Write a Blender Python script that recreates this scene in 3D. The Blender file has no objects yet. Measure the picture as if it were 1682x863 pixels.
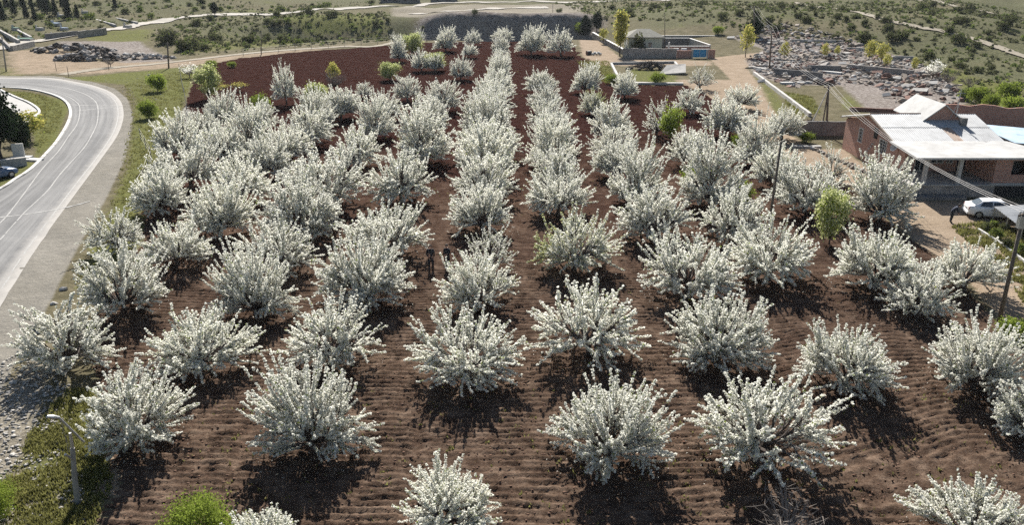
import bpy, bmesh, math, random
import numpy as np
from mathutils import Vector, Matrix

R = math.radians
rnd = random.Random(7)
nr = np.random.default_rng(7)
scene = bpy.context.scene
C = scene.collection

# ---------------------------------------------------------------- camera
H = 20.0
PITCH = R(21.3)
FPX = 1312.0
W0, H0 = 1682.0, 863.0
cam_d = bpy.data.cameras.new('camera')
cam_d.sensor_width = 36.0
cam_d.lens = 36.0 * FPX / W0
cam_d.clip_start = 0.5
cam_d.clip_end = 9000
cam = bpy.data.objects.new('camera', cam_d)
cam.location = (0, 0, H)
cam.rotation_euler = (math.pi / 2 - PITCH, 0, 0)
C.objects.link(cam)
scene.camera = cam
scene.render.resolution_x = 1024
scene.render.resolution_y = 526

# ---------------------------------------------------------------- light
SUN_EL, SUN_AZ = R(37), R(-5)          # behind the orchard, slightly left of the view
world = bpy.data.worlds.new('World')
scene.world = world
world.use_nodes = True
wn = world.node_tree.nodes
sky = wn.new('ShaderNodeTexSky')
sky.sky_type = 'NISHITA'
sky.sun_disc = False
sky.sun_elevation = SUN_EL
sky.sun_rotation = SUN_AZ
sky.air_density = 1.0
sky.dust_density = 1.0
world.node_tree.links.new(sky.outputs[0], wn['Background'].inputs[0])
wn['Background'].inputs[1].default_value = 0.05
sun_d = bpy.data.lights.new('sun', 'SUN')
sun_d.energy = 5.0
sun_d.angle = R(0.5)
sun_d.color = (1.0, 0.955, 0.89)
sun = bpy.data.objects.new('sun', sun_d)
sd = Vector((math.sin(SUN_AZ) * math.cos(SUN_EL), math.cos(SUN_AZ) * math.cos(SUN_EL), math.sin(SUN_EL)))
sun.rotation_euler = sd.to_track_quat('Z', 'Y').to_euler()
C.objects.link(sun)
scene.view_settings.view_transform = 'Standard'
scene.view_settings.look = 'None'
scene.view_settings.exposure = 1.1
scene.view_settings.gamma = 1.0
scene.cycles.max_bounces = 8
scene.cycles.transmission_bounces = 6
scene.cycles.use_denoising = False
scene.cycles.sample_clamp_indirect = 3.0


# ---------------------------------------------------------------- terrain function
def sstep(a, b, x):
    t = np.clip((x - a) / (b - a), 0, 1)
    return t * t * (3 - 2 * t)


_waves = []
_r = random.Random(3)
for _o in range(5):
    for _k in range(6):
        _a = _r.uniform(0, 2 * math.pi)
        _waves.append((_o, math.cos(_a), math.sin(_a), _r.uniform(0, 6.28), _r.uniform(.8, 1.3)))


def wav(x, y, lam, o0=0, o1=5):
    """smooth pseudo-noise, about -1..1"""
    s = 0; tot = 0
    for (o, ca, sa, ph, f) in _waves:
        if o < o0 or o >= o1: continue
        k = 2 * math.pi * f * (1.9 ** o) / lam
        a = 0.6 ** o
        s = s + a * np.sin((x * ca + y * sa) * k + ph + 1.7 * np.sin((x * sa - y * ca) * k * .37 + ph * 2))
        tot += a * a
    return s / math.sqrt(tot * 6) * 1.0


def h(x, y):
    x = np.asarray(x, float); y = np.asarray(y, float)
    far = sstep(150, 260, y) * sstep(0, 1, np.abs(y))
    side = np.maximum(sstep(-62, -80, x) * sstep(95, 130, y), sstep(48, 62, x) * sstep(60, 90, y))
    und = wav(x, y, 70, 0, 3)
    keep = 1 - sstep(30, 60, x) * 0
    z = 0.9 * und * np.maximum(far * .9, 0)
    z = z + 0.45 * wav(x + 31, y - 17, 24, 0, 2) * np.maximum(far, side * .7)
    # gully behind the orchard with a cut bank behind it
    gx = sstep(-85, -62, x) * (1 - sstep(18, 34, x))
    edge = 206 + 5 * wav(x, x * 0, 60, 0, 2)
    cliff = sstep(-28, -20, x) * (1 - sstep(14, 30, x))
    yw = y + 4 * wav(x, y * 0, 25, 0, 3) + 1.2 * wav(x, y, 9, 0, 2)
    back = (1 - cliff) * sstep(232, 256, y) + cliff * sstep(245, 250, yw)
    z = z - (6.5 + 2.0 * cliff) * gx * sstep(edge - 8, edge + 8, y) * (1 - back)
    z = z + (1.4 + 1.0 * cliff) * gx * back * (1 - sstep(290, 330, y))
    # hill slope on the right: rising ridges
    rx = sstep(10, 60, x)
    ridge = 175 + 0.55 * (150 - x)
    z = z + 5.0 * rx * sstep(190, 250, y + .35 * x) * (1 - sstep(250, 330, y + .35 * x) * .55)
    z = z + 9.0 * sstep(95, 230, x) * sstep(150, 330, y)
    z = z - 5.0 * np.exp(-((x - (58 + .42 * y)) / 22) ** 2) * sstep(150, 220, y)
    # cemetery slope on the far left
    z = z + 4.0 * (1 - sstep(-120, -80, x)) * sstep(190, 330, y)
    # the land drops into a broad valley farther out
    dl = 395 + 60 * wav(x, x * 0, 300, 0, 2) - 75 * np.exp(-((x + 118) / 40) ** 2)
    z = z - 75 * sstep(0, 330, y - dl)
    z = z + 60 * sstep(900, 2400, y) * (1 + .4 * wav(x, y, 900, 0, 3))
    # small mounds on the verge at the left
    z = z + .10 * wav(x, y, 5.0, 0, 3) * sstep(-14, -17, x) * (1 - sstep(0, 1, y - 60)) * sstep(22, 28, y) * 0.6
    return z


CP, SP = math.cos(PITCH), math.sin(PITCH)


def ray(u, v):
    dv = 431.5 - v
    return Vector(((u - 841.0), FPX * CP + dv * SP, -FPX * SP + dv * CP)).normalized()


def P(u, v, z=None):
    """ground point seen at picture coordinates of the photograph"""
    d = ray(u, v)
    if z is not None:
        t = (z - H) / d.z
        return Vector((d.x * t, d.y * t, z))
    ts = 12 * np.exp(np.arange(0, 1200) * math.log(300) / 1200)
    xs, ys, zs = d.x * ts, d.y * ts, H + d.z * ts
    below = zs <= h(xs, ys)
    i = int(np.argmax(below)) if below.any() else 1199
    lo, hi = ts[max(i - 1, 0)], ts[i]
    for _ in range(12):
        m = .5 * (lo + hi)
        if H + d.z * m <= float(h(d.x * m, d.y * m)): hi = m
        else: lo = m
    t = hi
    return Vector((d.x * t, d.y * t, float(h(d.x * t, d.y * t))))


def PY(u, v, Y):
    """point seen at (u, v) on the upright plane y = Y"""
    d = ray(u, v); t = Y / d.y
    return Vector((d.x * t, Y, H + d.z * t))


def mpp(p):
    """metres per photograph pixel at a point"""
    depth = p.y * CP + (H - p.z) * SP
    return depth / FPX


# ---------------------------------------------------------------- objects
def tag(o, label=None, cat=None, group=None, kind=None):
    if label: o['label'] = label
    if cat: o['category'] = cat
    if group: o['group'] = group
    if kind: o['kind'] = kind
    return o


def empty(name, loc=(0, 0, 0), rz=0.0, label=None, cat=None, group=None, sc=1.0):
    o = bpy.data.objects.new(name, None)
    o.empty_display_size = .3
    o.location = loc
    o.rotation_euler = (0, 0, rz)
    o.scale = (sc, sc, sc)
    C.objects.link(o)
    return tag(o, label, cat, group)


def child(name, mesh, parent, label=None, kind=None, loc=None, rot=None):
    o = bpy.data.objects.new(name, mesh)
    C.objects.link(o)
    if parent is not None: o.parent = parent
    if loc is not None: o.location = loc
    if rot is not None: o.rotation_euler = rot
    return tag(o, label, None, None, kind)


def copy_tree(o, parent=None):
    c = o.copy(); C.objects.link(c)
    c.parent = parent
    for ch in list(o.children): copy_tree(ch, c)
    return c


def np_mesh(name, verts, quads=None, tris=None, mats=(), midx=None, smooth=False):
    me = bpy.data.meshes.new(name)
    verts = np.asarray(verts, np.float32).reshape(-1, 3)
    loops = []; starts = []; n = 0
    if quads is not None and len(quads):
        q = np.asarray(quads, np.int32); loops.append(q.ravel()); starts.append(n + np.arange(len(q)) * 4); n += q.size
    if tris is not None and len(tris):
        t = np.asarray(tris, np.int32); loops.append(t.ravel()); starts.append(n + np.arange(len(t)) * 3); n += t.size
    loops = np.concatenate(loops); starts = np.concatenate(starts).astype(np.int32)
    me.vertices.add(len(verts)); me.vertices.foreach_set('co', verts.ravel())
    me.loops.add(len(loops)); me.loops.foreach_set('vertex_index', loops)
    me.polygons.add(len(starts)); me.polygons.foreach_set('loop_start', starts)
    if midx is not None: me.polygons.foreach_set('material_index', np.asarray(midx, np.int32))
    if smooth: me.polygons.foreach_set('use_smooth', np.ones(len(starts), bool))
    for m in mats: me.materials.append(m)
    me.update(calc_edges=True); me.validate()
    return me


class MB:
    """collects boxes, tubes, prisms into one mesh"""
    def __init__(s): s.v = []; s.f = []; s.m = []

    def add(s, vs, fs, m=0):
        n = len(s.v); s.v += [tuple(v) for v in vs]
        s.f += [tuple(i + n for i in f) for f in fs]; s.m += [m] * len(fs)
        return s

    def box(s, c, d, rz=0, m=0, rx=0, ry=0, top=1.0):
        M = Matrix.Translation(Vector(c)) @ Matrix.Rotation(rz, 4, 'Z') @ Matrix.Rotation(ry, 4, 'Y') @ Matrix.Rotation(rx, 4, 'X')
        vs = []
        for z in (-.5, .5):
            k = top if z > 0 else 1
            for (x, y) in ((-.5, -.5), (.5, -.5), (.5, .5), (-.5, .5)):
                vs.append(M @ Vector((x * d[0] * k, y * d[1] * k, z * d[2])))
        return s.add(vs, [(3, 2, 1, 0), (4, 5, 6, 7), (0, 1, 5, 4), (1, 2, 6, 5), (2, 3, 7, 6), (3, 0, 4, 7)], m)

    def prism(s, pts, z0, z1, m=0):
        n = len(pts)
        a = sum(pts[i][0] * pts[(i + 1) % n][1] - pts[(i + 1) % n][0] * pts[i][1] for i in range(n))
        if a < 0: pts = pts[::-1]
        vs = [(p[0], p[1], z0) for p in pts] + [(p[0], p[1], z1) for p in pts]
        fs = [tuple(range(n))[::-1], tuple(range(n, 2 * n))] + [(i, (i + 1) % n, (i + 1) % n + n, i + n) for i in range(n)]
        return s.add(vs, fs, m)

    def slab(s, q, t, m=0):
        """thick quad: q four corner points (ccw from above), t thickness downwards along the normal"""
        q = [Vector(p) for p in q]
        nrm = (q[1] - q[0]).cross(q[2] - q[0]).normalized()
        if nrm.z < 0: q = q[::-1]; nrm = -nrm
        b = [p - nrm * t for p in q]
        return s.add(b + q, [(3, 2, 1, 0), (4, 5, 6, 7), (0, 1, 5, 4), (1, 2, 6, 5), (2, 3, 7, 6), (3, 0, 4, 7)], m)

    def tube(s, pts, rad, n=6, m=0, cap=True):
        pts = [Vector(p) for p in pts]
        if not hasattr(rad, '__len__'): rad = [rad] * len(pts)
        rings = []; a = None
        for i, p in enumerate(pts):
            d = (pts[min(i + 1, len(pts) - 1)] - pts[max(i - 1, 0)])
            d = d.normalized() if d.length > 1e-6 else Vector((0, 0, 1))
            if a is None:
                a = d.cross(Vector((0, 0, 1)) if abs(d.z) < .9 else Vector((1, 0, 0))).normalized()
            else:
                a = (a - d * a.dot(d)).normalized()
            b = d.cross(a)
            rings.append([p + (a * math.cos(2 * math.pi * k / n) + b * math.sin(2 * math.pi * k / n)) * rad[i] for k in range(n)])
        vs = [v for r_ in rings for v in r_]
        fs = []
        for i in range(len(pts) - 1):
            for k in range(n):
                fs.append((i * n + k, i * n + (k + 1) % n, (i + 1) * n + (k + 1) % n, (i + 1) * n + k))
        if cap:
            fs.append(tuple(range(n))[::-1]); fs.append(tuple(range((len(pts) - 1) * n, len(pts) * n)))
        return s.add(vs, fs, m)

    def rock(s, c, d, rz=0, m=0, rg=rnd, flat=.25):
        """irregular lump (12 verts, 20 tris)"""
        t = (1 + 5 ** .5) / 2
        b = [(-1, t, 0), (1, t, 0), (-1, -t, 0), (1, -t, 0), (0, -1, t), (0, 1, t), (0, -1, -t), (0, 1, -t), (t, 0, -1), (t, 0, 1), (-t, 0, -1), (-t, 0, 1)]
        fs = [(0, 11, 5), (0, 5, 1), (0, 1, 7), (0, 7, 10), (0, 10, 11), (1, 5, 9), (5, 11, 4), (11, 10, 2), (10, 7, 6), (7, 1, 8), (3, 9, 4), (3, 4, 2), (3, 2, 6), (3, 6, 8), (3, 8, 9), (4, 9, 5), (2, 4, 11), (6, 2, 10), (8, 6, 7), (9, 8, 1)]
        M = Matrix.Rotation(rz, 3, 'Z') @ Matrix.Rotation(rg.uniform(-.3, .3), 3, 'X')
        vs = []
        for p in b:
            k = rg.uniform(1 - flat, 1 + flat) / 1.9 / 2
            vs.append(Vector(c) + M @ Vector((p[0] * d[0] * k, p[1] * d[1] * k, p[2] * d[2] * k)))
        return s.add(vs, fs, m)

    def mesh(s, name, mats, smooth=False):
        me = bpy.data.meshes.new(name)
        me.from_pydata(s.v, [], s.f)
        for m in (mats if isinstance(mats, (list, tuple)) else [mats]): me.materials.append(m)
        me.polygons.foreach_set('material_index', s.m)
        if smooth: me.polygons.foreach_set('use_smooth', [True] * len(s.f))
        me.update()
        return me

    def build(s, name, mats, parent=None, label=None, kind=None, smooth=False):
        return child(name, s.mesh(name, mats, smooth), parent, label, kind)


# ---------------------------------------------------------------- materials
class NT:
    def __init__(s, name):
        s.m = bpy.data.materials.new(name); s.m.use_nodes = True
        s.t = s.m.node_tree; s.n = s.t.nodes; s.l = s.t.links
        s.b = s.n['Principled BSDF']; s.out = s.n['Material Output']

    def noise(s, scale, detail=4, rough=.6, vec=None, dist=0.0):
        n = s.n.new('ShaderNodeTexNoise'); n.inputs['Scale'].default_value = scale
        n.inputs['Detail'].default_value = detail; n.inputs['Roughness'].default_value = rough
        n.inputs['Distortion'].default_value = dist
        if vec is not None: s.l.new(vec, n.inputs['Vector'])
        return n.outputs[0]

    def pos(s, kind='Position'):
        return s.n.new('ShaderNodeNewGeometry').outputs['Position']

    def obj(s):
        return s.n.new('ShaderNodeTexCoord').outputs['Object']

    def scaled(s, vec, sc):
        n = s.n.new('ShaderNodeMapping'); n.inputs['Scale'].default_value = sc
        s.l.new(vec, n.inputs['Vector']); return n.outputs[0]

    def ramp(s, fac, stops):
        n = s.n.new('ShaderNodeValToRGB'); e = n.color_ramp.elements
        while len(e) < len(stops): e.new(.5)
        for i, (p, c) in enumerate(stops):
            e[i].position = p
            e[i].color = (c, c, c, 1) if not hasattr(c, '__len__') else (c[0], c[1], c[2], 1)
        s.l.new(fac, n.inputs[0]); return n.outputs[0]

    def mix(s, fac, a, b, mode='MIX'):
        n = s.n.new('ShaderNodeMix'); n.data_type = 'RGBA'; n.blend_type = mode
        for ix, val in ((0, fac), (6, a), (7, b)):
            sock = n.inputs[ix]
            if hasattr(val, 'links'): s.l.new(val, sock)
            elif hasattr(val, '__len__'): sock.default_value = (val[0], val[1], val[2], 1)
            else: sock.default_value = val if ix == 0 else (val, val, val, 1)
        return n.outputs[2]

    def math(s, op, a, b=0.0, c=None):
        n = s.n.new('ShaderNodeMath'); n.operation = op
        for i, val in enumerate((a, b) if c is None else (a, b, c)):
            if hasattr(val, 'links'): s.l.new(val, n.inputs[i])
            else: n.inputs[i].default_value = val
        return n.outputs[0]

    def attr(s, name):
        n = s.n.new('ShaderNodeAttribute'); n.attribute_name = name
        sp = s.n.new('ShaderNodeSeparateColor'); s.l.new(n.outputs['Color'], sp.inputs[0])
        return sp.outputs

    def bump(s, height, strength=.5, dist=.05, normal=None):
        n = s.n.new('ShaderNodeBump'); n.inputs['Strength'].default_value = strength
        n.inputs['Distance'].default_value = dist
        s.l.new(height, n.inputs['Height'])
        if normal is not None: s.l.new(normal, n.inputs['Normal'])
        s.l.new(n.outputs[0], s.b.inputs['Normal']); return n.outputs[0]

    def col(s, c):
        if hasattr(c, 'links'): s.l.new(c, s.b.inputs['Base Color'])
        else: s.b.inputs['Base Color'].default_value = (c[0], c[1], c[2], 1)

    def set(s, rough=.9, metal=0.0, spec=.3):
        s.b.inputs['Roughness'].default_value = rough
        s.b.inputs['Metallic'].default_value = metal
        s.b.inputs['Specular IOR Level'].default_value = spec
        return s.m


def simple(name, c, rough=.85, scale=3.0, var=.25, metal=0.0, spec=.3, bump=.3, bscale=None, c2=None, dist=.02):
    t = NT(name)
    p = t.obj()
    n = t.noise(scale, 5, .65, p)
    lo = tuple(k * (1 - var) for k in c) if c2 is None else c2
    hi = tuple(min(1, k * (1 + var)) for k in c)
    t.col(t.ramp(n, [(.3, lo), (.7, hi)]))
    if bump: t.bump(t.noise(bscale or scale * 4, 4, .7, p), bump, dist)
    return t.set(rough, metal, spec)


def leafmat(name, c, trans=.35, var=.3, rand=.15):
    """two sided thin leaf or petal"""
    t = NT(name)
    oi = t.n.new('ShaderNodeObjectInfo').outputs['Random']
    n = t.noise(2.3, 3, .6, t.obj())
    c1 = t.ramp(n, [(.3, tuple(k * (1 - var) for k in c)), (.7, tuple(min(.95, k * (1 + var * .6)) for k in c))])
    c2 = t.mix(oi, tuple(k * (1 - rand) for k in (1, 1, 1)), (1, 1, 1))
    cc = t.mix(1.0, c1, c2, 'MULTIPLY')
    d = t.n.new('ShaderNodeBsdfDiffuse'); tr = t.n.new('ShaderNodeBsdfTranslucent'); mx = t.n.new('ShaderNodeMixShader')
    t.l.new(cc, d.inputs[0]); t.l.new(cc, tr.inputs[0]); mx.inputs[0].default_value = trans
    t.l.new(d.outputs[0], mx.inputs[1]); t.l.new(tr.outputs[0], mx.inputs[2]); t.l.new(mx.outputs[0], t.out.inputs[0])
    t.n.remove(t.b)
    return t.m


M = {}
M['petal'] = leafmat('blossom_petals', (.88, .875, .80), .52, .09, .10)
M['petal_green'] = leafmat('fading_blossom', (.62, .64, .34), .4, .2, .12)
M['leaf_young'] = leafmat('young_leaf', (.24, .30, .06), .45, .3, .2)
M['leaf_lime'] = leafmat('lime_leaf', (.22, .28, .05), .45, .3, .2)
M['leaf_yellow'] = leafmat('yellow_leaf', (.50, .46, .13), .45, .3, .2)
M['leaf_dark'] = leafmat('dark_needles', (.035, .055, .028), .2, .4, .3)
M['leaf_scrub'] = leafmat('scrub_leaf', (.12, .125, .065), .35, .4, .4)
M['leaf_scrub_green'] = leafmat('scrub_leaf_green', (.16, .20, .06), .3, .4, .3)
M['grass_blade'] = leafmat('grass_blade', (.22, .215, .075), .4, .45, .2)
M['bark'] = simple('bark', (.075, .06, .052), .9, 6, .4, bump=.5)
M['bark_pale'] = simple('pale_bark', (.26, .22, .18), .9, 6, .3, bump=.4)
M['twig'] = simple('grey_twigs', (.22, .19, .165), .9, 4, .3, bump=0)
M['twig_grey'] = simple('grey_branch_bark', (.13, .11, .10), .9, 4, .3, bump=0)
M['concrete'] = simple('weathered_concrete', (.36, .345, .32), .9, 1.2, .25, bump=.3, bscale=9)
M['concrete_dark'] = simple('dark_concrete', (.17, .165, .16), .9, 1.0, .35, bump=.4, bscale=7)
M['white_paint'] = simple('white_paint', (.50, .49, .465), .7, 1.6, .10, bump=.1)
M['road_paint'] = simple('worn_road_paint', (.30, .295, .28), .8, 5.0, .3, bump=.1)
M['stone_wall'] = simple('rough_stone', (.27, .25, .23), .95, 1.5, .4, bump=.8, bscale=3, dist=.15)
M['rubble'] = simple('rubble_stone', (.235, .20, .165), .95, .8, .45, bump=.4, bscale=5)
M['rubble_white'] = simple('plaster_rubble', (.40, .385, .36), .9, .8, .2, bump=.3, bscale=5)
M['rubble_red'] = simple('brick_rubble', (.19, .11, .085), .95, .8, .4, bump=.4, bscale=5)
M['gravel_stone'] = simple('gravel_stone', (.36, .34, .31), .95, 1.0, .4, bump=.2)
M['clod'] = simple('soil_clod', (.12, .068, .045), .98, 1.0, .4, bump=.3)
M['wood_pole'] = simple('weathered_pole', (.13, .105, .085), .9, 3, .35, bump=.4)
M['pole_concrete'] = simple('pole_concrete', (.26, .25, .23), .9, 3, .2, bump=.3)
M['black_metal'] = simple('black_metal', (.02, .02, .022), .5, 3, .2, spec=.5, bump=0)
M['grey_metal'] = simple('grey_metal', (.42, .42, .42), .45, 3, .15, metal=.7, bump=.05)
M['wire'] = simple('cable', (.20, .195, .19), .55, 3, .1, metal=.3, bump=0)
M['blue_paint'] = simple('blue_gate_paint', (.03, .25, .46), .5, 2, .2, spec=.5, bump=.05)
M['plaster_pale'] = simple('pale_green_plaster', (.40, .41, .33), .9, 1.0, .12, bump=.2)
M['roof_grey'] = simple('grey_roof_tiles', (.17, .165, .14), .9, 1.2, .25, bump=.4)
M['glass'] = simple('window_glass', (.03, .035, .04), .12, 1, .2, spec=.9, bump=0)
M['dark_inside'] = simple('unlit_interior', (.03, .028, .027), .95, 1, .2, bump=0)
M['fabric_dark'] = simple('dark_clothing', (.03, .032, .038), .9, 12, .3, bump=.2)
M['fabric_navy'] = simple('navy_clothing', (.025, .032, .055), .9, 12, .3, bump=.2)
M['skin'] = simple('skin', (.42, .26, .19), .6, 8, .08, bump=.05)
M['hair'] = simple('dark_hair', (.015, .012, .01), .7, 12, .2, bump=.2)
M['car_white'] = simple('white_car_paint', (.80, .80, .80), .25, 1, .02, spec=.6, bump=0)
M['car_blue'] = simple('blue_car_paint', (.05, .10, .19), .3, 1, .05, spec=.6, bump=0)
M['car_glass'] = simple('car_glass', (.02, .025, .03), .06, 1, .1, spec=1.0, bump=0)
M['car_glass_sky_tint'] = simple('rear_glass_sky', (.12, .15, .18), .08, 1, .1, spec=1.0, bump=0)  # sky reflection painted into the rear window colour
M['tyre'] = simple('tyre_rubber', (.02, .02, .02), .85, 5, .2, bump=.1)
M['tail_red'] = simple('red_lamp_glass', (.22, .02, .02), .2, 2, .1, spec=.8, bump=0)
M['branch_heap'] = simple('cut_branches', (.07, .058, .05), .95, 4, .4, bump=.2)


def corrugated(name, c, rust=0.0, pitch=.18, rough=.6, metal=.0, axis=0):
    t = NT(name)
    p = t.obj()
    n = t.noise(.9, 5, .7, p)
    base = t.ramp(n, [(.3, tuple(k * .68 for k in c)), (.5, c), (.7, tuple(k * 1.15 for k in c))])
    if rust:
        n2 = t.noise(1.4, 6, .75, t.scaled(p, (1.6, .35, 1)))
        base = t.mix(t.ramp(n2, [(.62 - rust * .25, 0.0), (.72, 1.0)]), base, (.20, .09, .04))
    t.col(base)
    return t.set(rough, metal, .4)


M['sheet_zinc'] = corrugated('zinc_roof_sheet', (.34, .35, .355), 0.0)
M['sheet_rusty'] = corrugated('rusty_roof_sheet', (.36, .29, .24), .8, rough=.8, metal=.1)
M['sheet_blue'] = corrugated('pale_blue_roof_sheet', (.40, .52, .62), 0.0)
M['slab_white'] = simple('whitewashed_slab', (.40, .395, .38), .85, .7, .22, bump=.2, bscale=5)


def brick_mat():
    t = NT('hollow_brick_wall')
    p = t.obj()
    geo = t.n.new('ShaderNodeTexCoord')
    sep = t.n.new('ShaderNodeSeparateXYZ'); t.l.new(p, sep.inputs[0])
    comb = t.n.new('ShaderNodeCombineXYZ')
    t.l.new(t.math('ADD', sep.outputs[0], sep.outputs[1]), comb.inputs[0]); t.l.new(sep.outputs[2], comb.inputs[1])
    b = t.n.new('ShaderNodeTexBrick')
    t.l.new(comb.outputs[0], b.inputs['Vector'])
    b.inputs['Scale'].default_value = 1.0
    b.inputs['Brick Width'].default_value = .30; b.inputs['Row Height'].default_value = .20
    b.inputs['Mortar Size'].default_value = .018
    b.inputs['Color1'].default_value = (.44, .225, .165, 1); b.inputs['Color2'].default_value = (.34, .165, .12, 1)
    b.inputs['Mortar'].default_value = (.33, .29, .26, 1)
    n = t.noise(.8, 5, .7, p)
    t.col(t.mix(t.ramp(n, [(.45, 0.0), (.8, .5)]), b.outputs[0], (.30, .20, .16)))
    t.bump(t.math('SUBTRACT', 1.0, b.outputs[1]), .6, .02)
    return t.set(.92)


M['brick'] = brick_mat()


def ground_mat():
    t = NT('open_ground')
    p = t.pos()
    z = t.attr('zone')      # R green grass, G pale dirt, B dark scrub / stony
    z2 = t.attr('zone2')    # R grey gravel, G rubble, B far valley
    big = t.noise(.06, 5, .65, p); mid = t.noise(.5, 6, .7, p); fine = t.noise(5.0, 5, .75, p)
    tuft = t.noise(1.7, 5, .75, p)
    dry = t.ramp(mid, [(.28, (.07, .065, .04)), (.5, (.13, .115, .07)), (.72, (.21, .18, .125))])
    grass = t.ramp(tuft, [(.30, (.05, .055, .02)), (.5, (.115, .125, .038)), (.72, (.20, .195, .07))])
    dirt = t.ramp(mid, [(.3, (.25, .19, .135)), (.7, (.38, .30, .225))])
    scrub = t.ramp(tuft, [(.34, (.028, .032, .020)), (.48, (.090, .095, .05)), (.64, (.165, .16, .09))])
    gravel = t.ramp(fine, [(.3, (.12, .105, .085)), (.52, (.25, .225, .18)), (.72, (.40, .36, .295))])
    rub = t.ramp(tuft, [(.32, (.10, .08, .075)), (.52, (.24, .21, .19)), (.7, (.48, .45, .42))])

    def edge(w, k=.35):
        e = t.math('ADD', w, t.math('MULTIPLY', t.math('SUBTRACT', tuft, .5), k * 2))
        e2 = t.math('ADD', e, t.math('MULTIPLY', t.math('SUBTRACT', mid, .5), k * 1.6))
        return t.ramp(e2, [(.36, 0.0), (.62, 1.0)])
    c = dry
    c = t.mix(edge(z[2], .5), c, scrub)
    c = t.mix(edge(z[0], .55), c, grass)
    c = t.mix(edge(z[1], .3), c, dirt)
    c = t.mix(edge(z2[0], .22), c, gravel)
    c = t.mix(edge(z2[1], .3), c, rub)
    dust = t.ramp(mid, [(.3, (.19, .18, .16)), (.7, (.30, .28, .245))])
    c = t.mix(edge(z2[2], .12), c, dust)
    c = t.mix(t.ramp(big, [(.35, .25), (.7, 0.0)]), c, (.11, .095, .06))
    c = t.mix(t.ramp(fine, [(.3, .35), (.6, 0.0)]), c, t.mix(1.0, c, (.35, .35, .35), 'MULTIPLY'))
    t.col(c)
    hh = t.math('ADD', t.math('MULTIPLY', tuft, .7), t.math('MULTIPLY', fine, .35))
    t.bump(hh, .7, .25)
    return t.set(1.0, 0, 0.02)


M['ground'] = ground_mat()


def soil_mat():
    t = NT('ploughed_soil')
    p = t.pos()
    big = t.noise(.09, 4, .6, p); mid = t.noise(.9, 6, .75, p); fine = t.noise(9.0, 5, .8, p)
    sp = t.n.new('ShaderNodeSeparateXYZ'); t.l.new(p, sp.inputs[0])
    far = t.math('ADD', t.math('MULTIPLY', t.math('SUBTRACT', sp.outputs[1], 38.0), 1 / 55.0), t.math('MULTIPLY', t.math('SUBTRACT', big, .5), 1.6))
    dry = t.ramp(mid, [(.3, (.040, .026, .019)), (.5, (.100, .069, .050)), (.72, (.225, .163, .120))])
    moist = t.ramp(mid, [(.3, (.016, .0072, .0060)), (.5, (.033, .0150, .0125)), (.72, (.064, .033, .027))])
    c = t.mix(t.ramp(far, [(0, 0.0), (1, 1.0)]), dry, moist)
    c = t.mix(t.ramp(fine, [(.32, .6), (.55, 0.0)]), c, (.03, .016, .012))
    c = t.mix(t.ramp(fine, [(.66, 0.0), (.8, .35)]), c, (.34, .25, .19))
    t.col(c)
    hh = t.math('ADD', t.math('MULTIPLY', mid, .8), t.math('MULTIPLY', fine, .45))
    t.bump(hh, 1.0, .11)
    return t.set(1.0, 0, 0.0)


M['soil'] = soil_mat()


def asphalt_mat():
    t = NT('worn_asphalt')
    p = t.pos()
    n = t.noise(.25, 5, .7, p); f = t.noise(18, 4, .8, p); s = t.noise(.8, 5, .75, p, .4)
    a = t.attr('along')     # R across 0..1 , G along metres/100
    comb = t.n.new('ShaderNodeCombineXYZ')
    t.l.new(t.math('MULTIPLY', a[0], 14.0), comb.inputs[0]); t.l.new(t.math('MULTIPLY', a[1], 5.0), comb.inputs[1])
    streak = t.noise(1.0, 4, .6, comb.outputs[0])
    c = t.ramp(n, [(.3, (.135, .134, .132)), (.7, (.195, .193, .19))])
    c = t.mix(t.ramp(streak, [(.45, 0.0), (.72, .65)]), c, (.30, .295, .285))
    c = t.mix(t.ramp(streak, [(.3, .5), (.45, 0.0)]), c, (.11, .11, .112))
    c = t.mix(t.ramp(f, [(.35, .35), (.6, 0.0)]), c, (.07, .07, .07))
    e = t.math('ADD', a[0], t.math('MULTIPLY', t.math('SUBTRACT', s, .5), .22))
    c = t.mix(t.ramp(e, [(.80, 0.0), (.98, .85)]), c, (.38, .36, .33))
    t.col(c)
    t.bump(f, .35, .01)
    return t.set(.92, 0, .2)


M['asphalt'] = asphalt_mat()
M['dirt_road'] = simple('white_dirt_road', (.33, .305, .265), .95, .3, .15, bump=.3, bscale=2)
M['track'] = simple('farm_track_earth', (.23, .20, .15), .95, .3, .2, bump=.3, bscale=2)
M['paving_pale'] = simple('pale_paving', (.36, .35, .33), .9, .6, .12, bump=.2, bscale=4)
# ================================================================ the ground
def poly_world(px):
    return [tuple(P(u, v, 0.0)[:2]) if v > 60 else tuple(P(u, v)[:2]) for (u, v) in px]


def sdist(px, py, poly):
    """signed distance to a polygon, positive inside"""
    poly = np.asarray(poly, float); n = len(poly)
    d = np.full(px.shape, 1e9); inside = np.zeros(px.shape, bool)
    for i in range(n):
        ax, ay = poly[i]; bx, by = poly[(i + 1) % n]
        ex, ey = bx - ax, by - ay
        t = np.clip(((px - ax) * ex + (py - ay) * ey) / (ex * ex + ey * ey + 1e-12), 0, 1)
        d = np.minimum(d, (px - ax - t * ex) ** 2 + (py - ay - t * ey) ** 2)
        c = ((ay > py) != (by > py)) & (px < (bx - ax) * (py - ay) / (by - ay + 1e-12) + ax)
        inside ^= c
    d = np.sqrt(d)
    return np.where(inside, d, -d)


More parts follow.
